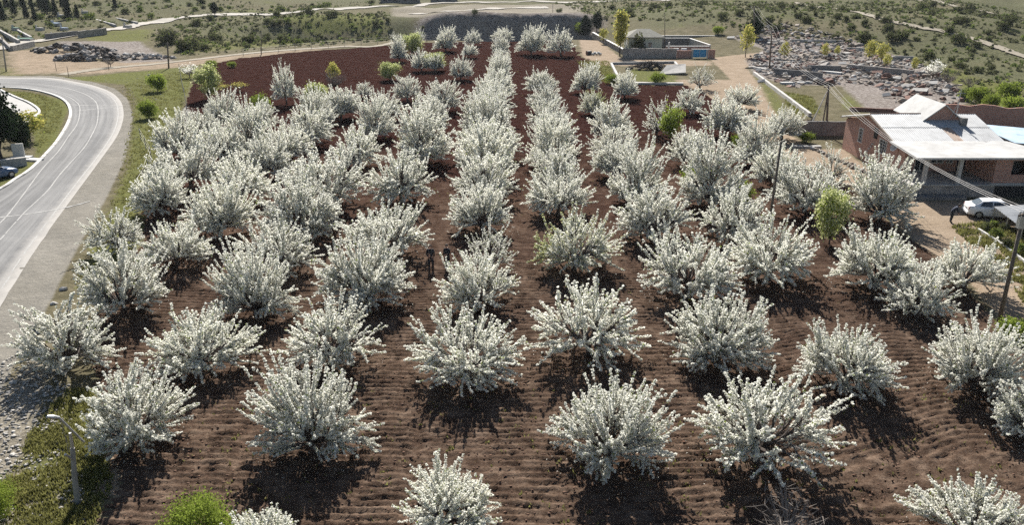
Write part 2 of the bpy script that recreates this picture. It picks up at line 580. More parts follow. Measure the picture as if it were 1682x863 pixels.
FIELD_PX = [(300, 178), (316, 130), (345, 106), (395, 95), (500, 84), (640, 74), (760, 68), (850, 66), (925, 64), (944, 72), (955, 90), (985, 110),
            (1000, 132), (1040, 139), (1130, 140), (1150, 150), (1205, 178), (1215, 200), (1245, 225), (1290, 262), (1360, 290), (1400, 310), (1450, 352), (1490, 385),
            (1540, 420), (1590, 470), (1650, 535), (1720, 610), (1900, 800), (2100, 1300), (60, 1300), (70, 960), (150, 860), (185, 800), (160, 715), (150, 640),
            (135, 585), (150, 520), (190, 450), (232, 395), (228, 340), (258, 290), (262, 240), (288, 205)]
FIELD = poly_world(FIELD_PX)
ROAD_IN_PX = [(-330, 520), (-150, 392), (0, 312), (25, 296), (51, 279), (77, 253), (94, 233), (110, 207), (116, 189), (113.5, 175), (105, 165), (89, 157), (64, 150), (38, 146), (0, 144), (-150, 142), (-400, 141)]
ROAD_OUT_PX = [(-330, 1050), (-150, 740), (0, 505), (45, 432), (90, 366), (127, 315), (163, 266), (191, 226), (201, 202), (203, 184), (198, 166), (183, 152), (160, 142.5), (127, 135), (89, 130), (0, 126.5), (-150, 124.5), (-400, 124)]


def catmull(pts, m=12):
    pts = [Vector((p[0], p[1])) for p in pts]; out = []
    for i in range(len(pts) - 1):
        p0, p1, p2, p3 = pts[max(i - 1, 0)], pts[i], pts[i + 1], pts[min(i + 2, len(pts) - 1)]
        for k in range(m):
            t = k / m
            out.append(.5 * ((2 * p1) + (p2 - p0) * t + (2 * p0 - 5 * p1 + 4 * p2 - p3) * t * t + (3 * p1 - p0 - 3 * p2 + p3) * t ** 3))
    out.append(pts[-1]); return out


def resample(pts, n):
    L = [0]
    for a, b in zip(pts[:-1], pts[1:]): L.append(L[-1] + (b - a).length)
    out = []; j = 0
    for k in range(n):
        s = L[-1] * k / (n - 1)
        while j < len(L) - 2 and L[j + 1] < s: j += 1
        t = (s - L[j]) / max(L[j + 1] - L[j], 1e-9)
        out.append(pts[j].lerp(pts[j + 1], min(max(t, 0), 1)))
    return out


road_in = catmull([P(u, v, 0) for u, v in ROAD_IN_PX])
road_out = catmull([P(u, v, 0) for u, v in ROAD_OUT_PX])
NR = 150
rin = resample(road_in, NR); rout = resample(road_out, NR)
ROADPOLY = [tuple(p) for p in rin] + [tuple(p) for p in rout[::-1]]

# ---- one ground sheet: ring cells that grow with distance
NTH, NRG = 560, 620
th = np.linspace(R(-66), R(66), NTH)
rr = 5 * np.exp(np.linspace(0, math.log(3600 / 5), NRG))
TH, RR = np.meshgrid(th, rr)
gx = (RR * np.sin(TH)).ravel(); gy = (RR * np.cos(TH)).ravel() - 3
gz = h(gx, gy)
fsd = sdist(gx, gy, FIELD); rsd = sdist(gx, gy, ROADPOLY)
gz = gz - .14 * sstep(.2, 1.2, fsd) - .10 * sstep(0.2, 1.0, rsd)
near = np.exp(-np.maximum(np.hypot(gx, gy) - 20, 0) / 60)
gz = gz + .05 * wav(gx, gy, 1.9, 0, 3) * near * (1 - sstep(-1.0, 0.0, fsd)) * (1 - sstep(-3.0, -1.5, rsd))


def zone(px, feather=1.5, z0=True):
    return sstep(-feather, feather, sdist(gx, gy, poly_world(px)))


zg = np.zeros(len(gx)); zd = zg.copy(); zs = zg.copy(); zv = zg.copy(); zr = zg.copy()
# grass
for px, a, f in [([(215, 200), (222, 165), (205, 140), (100, 128), (250, 115), (330, 105), (318, 130), (300, 178), (262, 240), (258, 290), (230, 340), (235, 395), (150, 500), (130, 470), (150, 400), (185, 330), (210, 270)], .85, 1.5),
                 ([(113, 178), (100, 163), (40, 150), (12, 150), (48, 166), (62, 180), (50, 200), (60, 262), (92, 232)], .95, .8),
                 ([(0, 260), (60, 268), (25, 296), (0, 312), (-150, 392), (-200, 300)], .9, .8),
                 ([(160, 640), (185, 800), (150, 870), (60, 1000), (-60, 1000), (-20, 850), (20, 800), (60, 700), (110, 640)], .62, .8),
                 ([(945, 100), (1000, 100), (1015, 140), (985, 135)], .9, 1.5), ([(1030, 112), (1110, 118), (1120, 136), (1040, 134)], .75, 1.5),
                 ([(1288, 150), (1335, 160), (1348, 186), (1310, 190), (1290, 170)], .95, 1.5), ([(1380, 140), (1440, 140), (1470, 180), (1380, 182)], .7, 2.0),
                 ([(1470, 100), (1530, 120), (1560, 150), (1650, 190), (1682, 210), (1682, 150), (1560, 110)], .8, 3),
                 ([(1560, 372), (1610, 366), (1690, 385), (1760, 520), (1682, 500), (1640, 440)], .9, .8),
                 ([(0, 45 + 65), (40, 110), (45, 124), (0, 125)], .9, 3), ([(1230, 120), (1250, 120), (1300, 175), (1290, 205), (1250, 170)], .6, 1.5),
                 ([(290, 60), (640, 30), (640, 62), (400, 82), (300, 90)], .55, 4), ([(440, 30), (620, 22), (640, 50), (500, 60)], .8, 4),
                 ([(130, 55), (260, 45), (250, 75), (140, 85)], .65, 4)]:
    zg = np.maximum(zg, a * zone(px, f))
# bare dirt (yard, tracks)
for px, a, f in [([(1165, 95), (1260, 85), (1262, 98), (1225, 110), (1240, 130), (1262, 170), (1290, 215), (1335, 245), (1385, 245), (1480, 320), (1520, 330), (1720, 335), (1900, 480), (1800, 620), (1640, 520), (1590, 465), (1490, 385), (1400, 308), (1290, 258), (1210, 195), (1180, 165), (1200, 130)], 1.0, 1.2),
                 ([(950, 62), (985, 65), (1020, 95), (1170, 100), (1170, 108), (985, 108), (955, 92)], .85, 1.5),
                 ([(0, 85), (110, 78), (170, 100), (300, 98), (330, 92), (640, 68), (300, 112), (130, 124), (0, 124)], .62, 4),
                 ([(150, 700), (205, 740), (200, 820), (150, 810)], .8, .6), ([(1100, 130), (1250, 130), (1290, 215), (1210, 195), (1140, 150)], .7, 2)]:
    zd = np.maximum(zd, a * zone(px, f))
# grey gravel shoulder and verge
shoulder = [(-150, 950), (0, 655), (18, 610), (52, 555), (93, 475), (134, 395), (175, 325), (205, 262), (214, 222), (218, 190), (210, 163), (188, 145), (150, 134), (100, 127), (0, 123),
            (-150, 122), (-150, 130), (0, 130), (127, 140), (180, 158), (193, 184), (185, 222), (127, 309), (0, 480), (-200, 740)]
zdust = zone(shoulder, .6)
zv = np.maximum(zv, .7 * zone([(0, 640), (70, 560), (100, 600), (70, 680), (30, 790), (-150, 1100), (-300, 1000)], 1.0))
zv = np.maximum(zv, .62 * zone([(20, 800), (90, 780), (150, 870), (100, 1000), (-100, 1000)], .8))
zv = np.maximum(zv, .75 * zone([(640, 12), (960, 3), (960, 22), (780, 27), (640, 27)], 4))
# rubble ground
zr = np.maximum(zr, .95 * zone([(1195, 60), (1290, 60), (1420, 78), (1500, 100), (1560, 135), (1600, 165), (1540, 185), (1430, 185), (1380, 140), (1300, 140), (1240, 125), (1225, 100), (1255, 82)], 2.5))
zr = np.maximum(zr, .8 * zone([(90, 68), (230, 68), (290, 100), (200, 104), (110, 84)], 3))
# scrub: hills
zs = np.maximum(sstep(198, 215, gy) * .75, sstep(62, 80, gx) * sstep(95, 130, gy) * .85)
zs = zs * (1 - zg * .7)
zs = zs * (.75 + .45 * wav(gx, gy, 60, 0, 3))
zg = np.maximum(zg, (sstep(.1, .9, wav(gx + 50, gy, 55, 0, 4)) * .55) * sstep(150, 230, gy))
_cl = sstep(-34, -24, gx) * (1 - sstep(22, 34, gx)) * sstep(236, 242, gy) * (1 - sstep(252, 256, gy))
zr = np.maximum(zr, .8 * _cl); zs = zs * (1 - .9 * _cl)
zg = zg * (1 - zr * .8)

quads = []
idx = np.arange(NTH * NRG).reshape(NRG, NTH)
q = np.stack([idx[:-1, :-1], idx[:-1, 1:], idx[1:, 1:], idx[1:, :-1]], -1).reshape(-1, 4)
me = np_mesh('ground', np.stack([gx, gy, gz], 1), quads=q[:, ::-1], mats=[M['ground']], smooth=True)
for nm, (a, b, c) in (('zone', (zg, zd, zs)), ('zone2', (zv, zr, zdust))):
    at = me.color_attributes.new(nm, 'FLOAT_COLOR', 'POINT')
    at.data.foreach_set('color', np.clip(np.stack([a, b, c, a * 0 + 1], 1), 0, 1).astype(np.float32).ravel())
tag(child('ground', me, None), kind='structure')

# ---- ploughed field with furrows of real depth
ys = [13.0]
while ys[-1] < 215:
    y = ys[-1]; ys.append(y + (.10 if y < 46 else min(.10 + (y - 46) * .006, .55)))
ys = np.array(ys)
NX = 330
uu = np.linspace(-1, 1, NX)
xl = np.interp(ys, [13, 30, 50, 80, 215], [-17, -24, -36, -48, -72]); xr = np.interp(ys, [13, 30, 50, 80, 215], [22, 32, 44, 44, 42])
FX = xl[:, None] + (uu[None, :] + 1) / 2 * (xr - xl)[:, None]; FY = np.repeat(ys[:, None], NX, 1)
fx, fy = FX.ravel(), FY.ravel()
sd_ = sdist(fx, fy, FIELD) + .35 * wav(fx, fy, 4, 0, 4) + 1.3 * wav(fx, fy, 11, 0, 3) * sstep(110, 170, fy)
# furrows run across the view near the camera and swing toward the lower right on the right side
ang = .0 + .35 * sstep(8, 20, fx) * (1 - sstep(36, 50, fy)) * (.6 + .4 * wav(fx, fy, 30, 0, 2))
ph = (fy - .42 * np.maximum(fx - 9, 0) * sstep(24, 29, fy) * (1 - sstep(40, 52, fy)) * (1 - sstep(19, 30, fx)) + .22 * wav(fx, fy, 9, 0, 3) + .8 * wav(fx, fy, 60, 0, 1))
fur = np.sin(2 * math.pi * (ph + .10 * wav(fx, fy, 2.6, 0, 3)) / .43)
amp = np.clip(.052 + .035 * wav(fx, fy, 5, 0, 3), .008, .1) * np.interp(fy, [13, 60, 120], [1, 1, .8])
trk = np.zeros_like(fx)
for x0, k in ((3.1, .02), (-2.9, -.01), (9.3, .03), (-9.2, -.05), (15.5, .05)):
    for s in (-.75, .75):
        trk += np.exp(-((fx - x0 - k * fy - s - .25 * np.sin(fy / 7)) / .22) ** 2)
clod = .06 * wav(fx, fy, 1.1, 0, 5) + .032 * nr.standard_normal(len(fx)) * np.interp(fy, [13, 70, 120], [1, .8, .2])
fz = h(fx, fy) + .03 + amp * fur * (1 - .65 * np.clip(trk, 0, 1)) + clod * .8 - .10 * np.clip(trk, 0, 1)
fz = np.where(sd_ < .8, fz * np.clip(sd_ / .8, 0, 1) + h(fx, fy) * (1 - np.clip(sd_ / .8, 0, 1)) - .02 * (1 - np.clip(sd_ / .8, 0, 1)), fz)
fi = np.arange(len(fx)).reshape(len(ys), NX)
fq = np.stack([fi[:-1, :-1], fi[:-1, 1:], fi[1:, 1:], fi[1:, :-1]], -1).reshape(-1, 4)
keep = (sd_[fq] > 0).all(1)
fq = fq[keep]
used = np.unique(fq); remap = np.full(len(fx), -1); remap[used] = np.arange(len(used))
fme = np_mesh('ploughed_field', np.stack([fx, fy, fz], 1)[used], quads=remap[fq], mats=[M['soil']], smooth=True)
tag(child('ploughed_field', fme, None), kind='structure')

# clods lying on the near soil
mb_v = []; mb_f = []
ico = [(0, 0, 1), (.89, 0, .45), (.28, .85, .45), (-.72, .53, .45), (-.72, -.53, .45), (.28, -.85, .45), (0, 0, -.4)]
icf = [(0, 1, 2), (0, 2, 3), (0, 3, 4), (0, 4, 5), (0, 5, 1), (6, 2, 1), (6, 3, 2), (6, 4, 3), (6, 5, 4), (6, 1, 5)]


def scatter_lumps(name, poly_px, n, s0, s1, mat, ybias=1.0, white=None, rng=nr, zoff=0.0):
    poly = np.array(poly_world(poly_px)); mn = poly.min(0); mx = poly.max(0)
    y = mn[1] + (mx[1] - mn[1]) * rng.random(n * 4) ** ybias; x = mn[0] + (mx[0] - mn[0]) * rng.random(n * 4)
    k = sdist(x, y, poly) > 0; x = x[k][:n]; y = y[k][:n]; m = len(x)
    s = s0 + (s1 - s0) * rng.random(m) ** 2.5
    b = np.array(ico); V = b[None] * s[:, None, None] * (0.7 + .6 * rng.random((m, 7, 3)))
    V[..., 2] *= .7
    a = rng.random(m) * 6.28
    X = V[..., 0] * np.cos(a)[:, None] - V[..., 1] * np.sin(a)[:, None]; Y = V[..., 0] * np.sin(a)[:, None] + V[..., 1] * np.cos(a)[:, None]
    z = h(x, y) + zoff
    V = np.stack([X + x[:, None], Y + y[:, None], V[..., 2] + z[:, None]], -1)
    T = (np.array(icf)[None] + (np.arange(m) * 7)[:, None, None]).reshape(-1, 3)
    me = np_mesh(name, V.reshape(-1, 3), tris=T, mats=[mat])
    return child(name, me, None)


o = scatter_lumps('soil_clods', [(150, 560), (1600, 560), (1900, 900), (1900, 1100), (-50, 1100), (160, 800)], 14000, .02, .085, M['clod'], 1.2, zoff=.03)
tag(o, 'loose clods of brown earth scattered over the ploughed soil', 'soil clods', kind='stuff')
o = scatter_lumps('gravel', [(0, 600), (60, 560), (110, 600), (120, 700), (150, 870), (60, 1000), (-150, 1000)], 3500, .03, .13, M['gravel_stone'], 1.0)
tag(o, 'grey gravel and small stones on the slope below the road shoulder', 'gravel', kind='stuff')
o = scatter_lumps('verge_stones', [(105, 480), (150, 400), (225, 230), (300, 120), (150, 134), (215, 160), (205, 262), (140, 400)], 500, .05, .16, M['gravel_stone'], 1.0)
tag(o, 'scattered small stones along the outer edge of the road', 'gravel', kind='stuff')


# ---- road
def ribbon(name, a, b, z, mat, nseg=1, parent=None, kind='structure', n=None, attr=False, thick=0):
    """sheet between two polylines draped on the terrain"""
    n = n or len(a)
    V = []; A = []
    L = 0
    for i in range(n):
        if i: L += (a[i] - a[i - 1]).length
        for k in range(nseg + 1):
            t = k / nseg; p = a[i].lerp(b[i], t)
            V.append((p.x, p.y, float(h(p.x, p.y)) + z)); A.append((t, L / 100, 0, 1))
    m = nseg + 1
    Q = [(i * m + k, i * m + k + 1, (i + 1) * m + k + 1, (i + 1) * m + k) for i in range(n - 1) for k in range(nseg)]
    me = bpy.data.meshes.new(name); me.from_pydata(V, [], Q); me.materials.append(mat); me.update()
    if me.polygons[0].normal.z < 0: me.flip_normals()
    if attr:
        at = me.color_attributes.new('along', 'FLOAT_COLOR', 'POINT')
        at.data.foreach_set('color', np.array(A, np.float32).ravel())
    o = child(name, me, parent)
    if kind: o['kind'] = kind
    return o


def line_ribbon(name, pts, w, z, mat, n=90, drape=True, parent=None, wob=0):
    c = resample(catmull(pts), n); a = []; b = []
    for i, p in enumerate(c):
        d = (c[min(i + 1, n - 1)] - c[max(i - 1, 0)]).normalized(); s = Vector((-d.y, d.x))
        ww = w / 2 * (1 + wob * (rnd.random() - .5))
        a.append(p + s * ww); b.append(p - s * ww * (1 + wob * (rnd.random() - .5)))
    return ribbon(name, a, b, z, mat, parent=parent)


ribbon('road', rin, rout, .02, M['asphalt'], 14, attr=True)
for nm, px in (('centre_line', [(0, 395), (40, 350), (76.5, 315.5), (97, 289), (115, 268.5), (138, 243), (150.5, 222.5), (159.5, 202), (161, 179), (156, 166), (140, 155), (115, 147), (85, 141), (40, 137), (0, 136)]),
               ('inner_line', [(-60, 418), (0, 367), (28, 334), (69, 278.5), (95, 250), (112, 225), (127.5, 202), (131, 176.5), (122, 165), (105, 156), (80, 149), (40, 143), (0, 141)]),
               ('outer_line', [(-60, 560), (0, 478), (45, 410), (90, 349), (127, 300), (160, 258), (183, 224), (192, 202), (194, 184), (190, 168), (175, 154), (152, 145), (120, 138), (85, 133.5), (0, 130)])):
    line_ribbon('road_marking', [P(u, v, 0) for u, v in px], .11, .026, M['road_paint'], 140, wob=.5)
for px in ([(112, 172), (150, 173.5), (200, 174.5)], [(124, 183), (160, 179), (201, 175)], [(-40, 362), (40, 353), (110, 341), (148, 331)]):
    line_ribbon('road_repair_seam', [P(u, v, 0) for u, v in px], .22, .031, M['road_paint'], 40, wob=.9)

# kerb along the inside of the bend
kp = resample(catmull([P(u, v, 0) for u, v in ROAD_IN_PX[1:-2]]), 170)


def kerb_piece_row(name, pts, w, hh, label):
    root = empty(name, (0, 0, 0)); root['kind'] = 'structure'
    del root['kind']
    tag(root, label, 'kerb')
    n = 0
    for i in range(len(pts) - 1):
        a, b = pts[i], pts[i + 1]; d = b - a
        c = (a + b) / 2
        mb = MB().box((c.x, c.y, hh / 2 - .02), (d.length - .03, w, hh + .04 + rnd.uniform(-.01, .01)), math.atan2(d.y, d.x), top=.98)
        mb.build('kerbstone', M['white_paint'] if rnd.random() > .12 else M['concrete'], root)


kerb_piece_row('kerb', [p for p in kp], .34, .16, 'white painted kerb running round the inside of the road bend')
k2 = resample(catmull([P(u, v, 0) for u, v in [(0, 147.5), (6, 151), (25.5, 160), (46, 168.5), (59, 176.5), (65, 183.5), (62, 190), (52, 197)]]), 40)
kerb_piece_row('kerb', k2, .3, .18, 'pale kerb between the grass island and the white forecourt')
pv = MB()
pts = [tuple(P(u, v, 0)[:2]) for u, v in [(-200, 144.5), (0, 145), (7, 151.5), (25, 161), (45, 169.5), (58, 177.5), (64, 184), (60, 192), (50, 200), (0, 230), (-200, 260)]]
pv.add([(x, y, .03) for x, y in pts], [tuple(range(len(pts)))[::-1]])
o = pv.build('paved_forecourt', M['paving_pale']); o['kind'] = 'structure'
if o.data.polygons[0].normal.z < 0: o.data.flip_normals()

# far dirt roads
for px, w, nm in (([(-200, 110), (0, 80), (60, 68), (130, 57), (200, 47), (250, 38), (300, 29), (360, 24.5), (420, 23.2), (500, 19), (560, 15), (640, 9.5), (700, 6.5), (800, 4), (900, 3), (1000, 2.5), (1100, 1.0)], 4.2, 'dirt_road'),
                  ([(100, 123), (150, 115), (210, 109), (260, 104.5), (300, 100), (340, 95.5), (400, 88.5), (470, 82.5), (560, 76.5), (640, 71.5), (760, 66)], 2.6, 'farm_track'),
                  ([(680, 22), (740, 19), (800, 15.5), (860, 13.5), (900, 13)], 5, 'dirt_road'),
                  ([(1310, 4), (1380, 16), (1440, 29), (1500, 43), (1560, 55), (1620, 72), (1700, 98)], 3.2, 'farm_track'),
                  ([(1490, -2), (1560, 8), (1620, 20), (1700, 38)], 3.2, 'farm_track')):
    line_ribbon(nm, [P(u, v) for u, v in px], w * (1 if nm == 'dirt_road' else .75), .06 if px[0] == (100, 123) else .22, M['dirt_road' if nm == 'dirt_road' else 'track'], 220, wob=.35)
# ================================================================ trees
def rand_frames(n, rng):
    a = rng.standard_normal((n, 3)); a /= np.linalg.norm(a, axis=1)[:, None]
    b = rng.standard_normal((n, 3)); b -= a * (a * b).sum(1)[:, None]; b /= np.linalg.norm(b, axis=1)[:, None]
    return a, b


def leaf_quads(centres, per, spread, s0, s1, rng, aspect=1.0):
    """many small randomly turned leaf or petal faces round the given points"""
    c = np.repeat(np.asarray(centres, float), per, 0); n = len(c)
    c = c + rng.standard_normal((n, 3)) * spread
    a, b = rand_frames(n, rng); s = (s0 + (s1 - s0) * rng.random(n))[:, None]
    a = a * s; b = b * s * aspect
    V = np.stack([c - a - b, c + a - b, c + a + b, c - a + b], 1).reshape(-1, 3)
    return V, np.arange(n * 4).reshape(-1, 4)


def bez(p0, p1, p2, n):
    return [p0.lerp(p1, t).lerp(p1.lerp(p2, t), t) for t in [k / (n - 1) for k in range(n)]]


def cherry_proto(seed, nw=230, zr=1.0, sparse=1.0, green=.05, per=7, spacing=.105, leafy=0.0, R0=2.35):
    rg = random.Random(seed); rng = np.random.default_rng(seed)
    trunk = MB(); wood = MB()
    top = 3.85 * zr
    fork = rg.uniform(.4, .65)
    lean = Vector((rg.uniform(-.15, .15), rg.uniform(-.15, .15), 0))
    f0 = Vector((0, 0, fork)) + lean
    trunk.tube([(0, 0, -.15), (0, 0, .05), lean * .5 + Vector((0, 0, fork * .5)), f0, f0 + Vector((0, 0, .12))], [.20, .16, .13, .13, .08], 8)
    sc = []
    ns = rg.choice((7, 8, 9))
    for i in range(ns + 3):
        if i < ns:
            az = 2 * math.pi * (i + rg.uniform(-.35, .35)) / ns; r1 = rg.uniform(.9, 1.35); z1 = rg.uniform(1.0, 1.9)
        else:
            az = rg.uniform(0, 6.28); r1 = rg.uniform(.15, .5); z1 = rg.uniform(1.9, 2.5) * zr
        e = Vector((math.cos(az) * r1, math.sin(az) * r1, z1)) + lean
        c = f0.lerp(e, .5) + Vector((math.cos(az) * .3, math.sin(az) * .3, -.12))
        pts = bez(f0, c, e, 6)
        trunk.tube(pts, [.085 - .011 * k for k in range(6)], 5)
        sc.append(pts)
    blobs = []
    # the crown outline is uneven: a few random lobes push it out or in, a few notches stay empty
    lob = [(Vector((rg.gauss(0, 1), rg.gauss(0, 1), rg.gauss(.3, .7))).normalized(), rg.uniform(-.22, .22)) for _ in range(8)]
    gaps = [(Vector((rg.gauss(0, 1), rg.gauss(0, 1), rg.uniform(-.2, .6))).normalized(), rg.uniform(.93, .97)) for _ in range(3)]
    for w in range(nw):
        az = rg.uniform(0, 6.283); se = rg.uniform(-.22, 1.0)
        if rg.random() < .22: se = rg.uniform(-.25, .25)
        ce = math.sqrt(max(0, 1 - se * se))
        d = Vector((math.cos(az) * ce, math.sin(az) * ce, se))
        if any(d.dot(g) > c for g, c in gaps): continue
        k = 1 + sum(a * max(0, d.dot(l)) ** 3 for l, a in lob)
        r_ = rg.random()
        k *= rg.uniform(.55, .85) if r_ < .3 else rg.uniform(.85, 1.02) if r_ < .78 else rg.uniform(1.02, 1.24)
        wide = max(ce, .12) ** -.28
        e = Vector((d.x * R0 * k * wide, d.y * R0 * k * wide, 1.15 + d.z * (top - 1.15) * k)) + lean
        e.z = max(e.z, .30 + rg.random() * .5)
        best = min(sc, key=lambda s: (s[-1] - e).length + rg.uniform(0, .5))
        st = best[rg.choice((1, 2, 3, 4, 5))]
        L = (e - st).length
        mid = st.lerp(e, .5) + Vector((rg.uniform(-.08, .08), rg.uniform(-.08, .08), -.10 * L * rg.uniform(-.2, 1.3))) + Vector((d.x, d.y, 0)) * .07 * L
        pts = bez(st, mid, e, 6)
        wood.tube(pts, [.030, .026, .020, .015, .010, .005], 3, cap=False)
        runs = [(pts, rg.uniform(.2, .42), 1.0)]
        for q in range(rg.choice((1, 2, 2, 3))):
            t = rg.uniform(.2, .72); i = min(int(t * 5), 4); p = pts[i].lerp(pts[i + 1], t * 5 - i)
            dd = (e - st).normalized() * 1.3 + Vector((rg.gauss(0, .4), rg.gauss(0, .4), rg.uniform(.0, .5)))
            l = rg.uniform(.25, .75)
            q2 = p + dd.normalized() * l
            tp = bez(p, p.lerp(q2, .5) + Vector((0, 0, -.02)), q2, 3)
            wood.tube(tp, [.012, .009, .004], 3, cap=False)
            runs.append((tp, .12, .9))
        for rp, t0, pr in runs:
            if rg.random() > sparse: continue
            Ls = sum((b - a).length for a, b in zip(rp[:-1], rp[1:])); m = max(2, int(Ls * (1 - t0) / spacing)); n = len(rp) - 1
            for j in range(m + 1):
                t = t0 + (1 - t0) * (j + rg.uniform(-.2, .2)) / m
                t = min(max(t, 0), 1)
                if rg.random() > .95: continue
                i = min(int(t * n), n - 1); p = rp[i].lerp(rp[i + 1], t * n - i)
                blobs.append((p.x, p.y, p.z))
    blobs = np.array(blobs) + rng.standard_normal((len(blobs), 3)) * .012
    V, Q = leaf_quads(blobs, per, .021, .025, .043, rng)
    mi = (rng.random(len(Q)) < green).astype(int)
    if leafy:
        c = np.repeat(blobs, per, 0); dirv = np.array([rg.gauss(0, 1), rg.gauss(0, 1), .6]); dirv /= np.linalg.norm(dirv)
        side = (c - np.array([0, 0, 2.2])) @ dirv
        mi = np.where((side > 1.6 * (1 - leafy)) & (rng.random(len(Q)) < .75), 1, mi)
    crown = np_mesh('crown', V, quads=Q, mats=[M['petal'], M['leaf_young'] if not leafy else M['petal_green']], midx=mi)
    return trunk.mesh('trunk', M['bark']), wood.mesh('branches', M['twig_grey']), crown


PW = [cherry_proto(100 + i, n, zr=z, R0=r) for i, (z, n, r) in enumerate(((1.0, 280, 2.35), (.86, 240, 2.5), (1.12, 300, 2.25), (.95, 200, 2.4), (1.04, 290, 2.3), (.82, 250, 2.5), (1.0, 215, 2.3), (1.15, 270, 2.2), (.92, 300, 2.4), (1.06, 180, 2.35)))]
PS = [cherry_proto(200 + i, 120, zr=z, sparse=.75, per=5, spacing=.13, green=.12) for i, z in enumerate((1.0, 1.08))]
PG = [cherry_proto(300 + i, 225, zr=z, leafy=l, green=.2) for i, (z, l) in enumerate(((1.0, .95), (1.05, .35), (.95, .3)))]
used_first = set()


def place(protos, k, x, y, scale, rz, label, cat, group, name, parts, sz=None):
    tr = protos[k]
    z = float(h(x, y))
    e = empty(name, (x, y, z), rz, label, cat, group)
    e.scale = (scale, scale, sz or scale)
    for nm, me in zip(parts, tr): child(nm, me, e)
    return e


ORD = ['nearest', 'second', 'third', 'fourth', 'fifth', 'sixth', 'seventh', 'eighth', 'ninth', 'tenth', 'eleventh', 'twelfth', 'thirteenth', 'fourteenth', 'fifteenth', 'sixteenth', 'seventeenth', 'eighteenth', 'nineteenth']
ROWS = [
    ('the short row nearest the road', [(297, 262, 85), (333, 228, 62), (365, 212, 62)]),
    ('the row along the road verge', [(197, 413, 96), (266, 352, 92), (314, 312, 108), (366, 268, 80), (408, 252, 80), (431, 215, 58)]),
    ('the second row from the road', [(112, 612, 182), (205, 522, 158), (293, 439, 118), (364, 388, 108), (402, 333, 96), (440, 292, 80), (472, 262, 78), (510, 236, 76), (522, 212, 62), (560, 196, 70), (599, 160, 30)]),
    ('the third row from the road', [(215, 742, 195), (335, 617, 175), (422, 530, 148), (462, 448, 130), (500, 390, 128), (535, 338, 122), (590, 275, 82), (619, 228, 66), (632, 197, 60), (669, 166, 50), (692, 117, 36)]),
    ('the row left of two people', [(440, 938, 165), (515, 750, 208), (545, 612, 178), (602, 510, 158), (632, 425, 136), (662, 333, 114), (697, 270, 98), (708, 222, 84), (727, 183, 68), (757, 131, 40), (771, 95, 30), (778, 76, 30), (732, 84, 38)]),
    ('the long central row', [(740, 880, 172), (768, 630, 182), (780, 517, 145), (804, 447, 92, 's'), (793, 382, 118), (797, 332, 110), (800, 294, 108), (799, 262, 100), (802, 233, 90), (803, 207, 78), (807, 186, 68), (813, 168, 58), (817, 151, 48), (820, 136, 44), (821, 122, 38), (821, 108, 34), (823, 91, 34), (826, 71, 33)]),
    ('the first row right of centre', [(1000, 768, 208), (968, 592, 196), (943, 445, 132, 'g2'), (916, 352, 102), (912, 312, 94), (907, 277, 92), (908, 245, 84), (903, 212, 70), (899, 186, 56), (887, 155, 52), (873, 90, 46)]),
    ('the second row right of centre', [(1240, 768, 246), (1180, 608, 178), (1128, 496, 165), (1067, 392, 130), (1042, 335, 104), (1016, 292, 84), (1008, 262, 78), (1000, 232, 78), (973, 188, 48, 'g0'), (962, 153, 48), (921, 92, 50)]),
    ('the third row right of centre', [(1385, 648, 172), (1262, 460, 142), (1205, 392, 120), (1168, 340, 120), (1132, 275, 86), (1078, 222, 64, 's'), (1025, 162, 46)]),
    ('the fourth row right of centre', [(1590, 905, 205), (1598, 650, 175), (1505, 532, 128), (1437, 476, 138), (1320, 350, 118), (1272, 308, 90), (1240, 272, 84), (1187, 224, 84), (1133, 187, 56)]),
    ('the row beside the brick house', [(1692, 728, 150), (1582, 478, 128), (1443, 364, 116), (1368, 298, 62, 's'), (1284, 230, 66), (1216, 180, 56), (1150, 147, 52, 's')]),
]
LOOK = {'w': ['blossoming', 'full white', 'snowy white', 'white flowering', 'broad white', 'white'], 's': ['half bare'], 'g0': ['small greenish'], 'g1': ['yellowish green'], 'g2': ['creamy green']}
cn = 0
for ri, (row, items) in enumerate(ROWS):
    items = sorted(items, key=lambda t: -P(t[0], t[1], 0).y * -1)
    for i, it in enumerate(items):
        u, v, w = it[:3]; kind = it[3] if len(it) > 3 else 'w'
        if v > 480: v = v - 10
        if ri < 4 and 200 < v < 400: w *= 1.08
        p = P(u, v, 0); size = w * mpp(p + Vector((0, 0, 2)))
        sc_ = size / (4.85 if v < 480 else 5.15)
        protos, k = (PW, cn % len(PW)) if kind == 'w' else ((PS, cn % 2) if kind == 's' else (PG, int(kind[1])))
        look = LOOK[kind][cn % len(LOOK[kind])]
        if i == len(items) - 1: lab = f'{look} cherry tree at the far end of {row}'
        elif i == 0: lab = f'{look} cherry tree at the near end of {row}'
        else: lab = f'{look} cherry tree, {ORD[i]} from the near end of {row}'
        sz = sc_ * (.92 if p.y < 40 else 1.0 if p.y < 60 else 1.08 if p.y < 110 else 1.18)
        place(protos, k, p.x, p.y, sc_ * rnd.uniform(.97, 1.04), rnd.uniform(0, 6.28), lab, 'tree', 'white blossoming cherry trees in orchard rows', 'cherry_tree', ('trunk', 'branches', 'crown'), sz)
        cn += 1
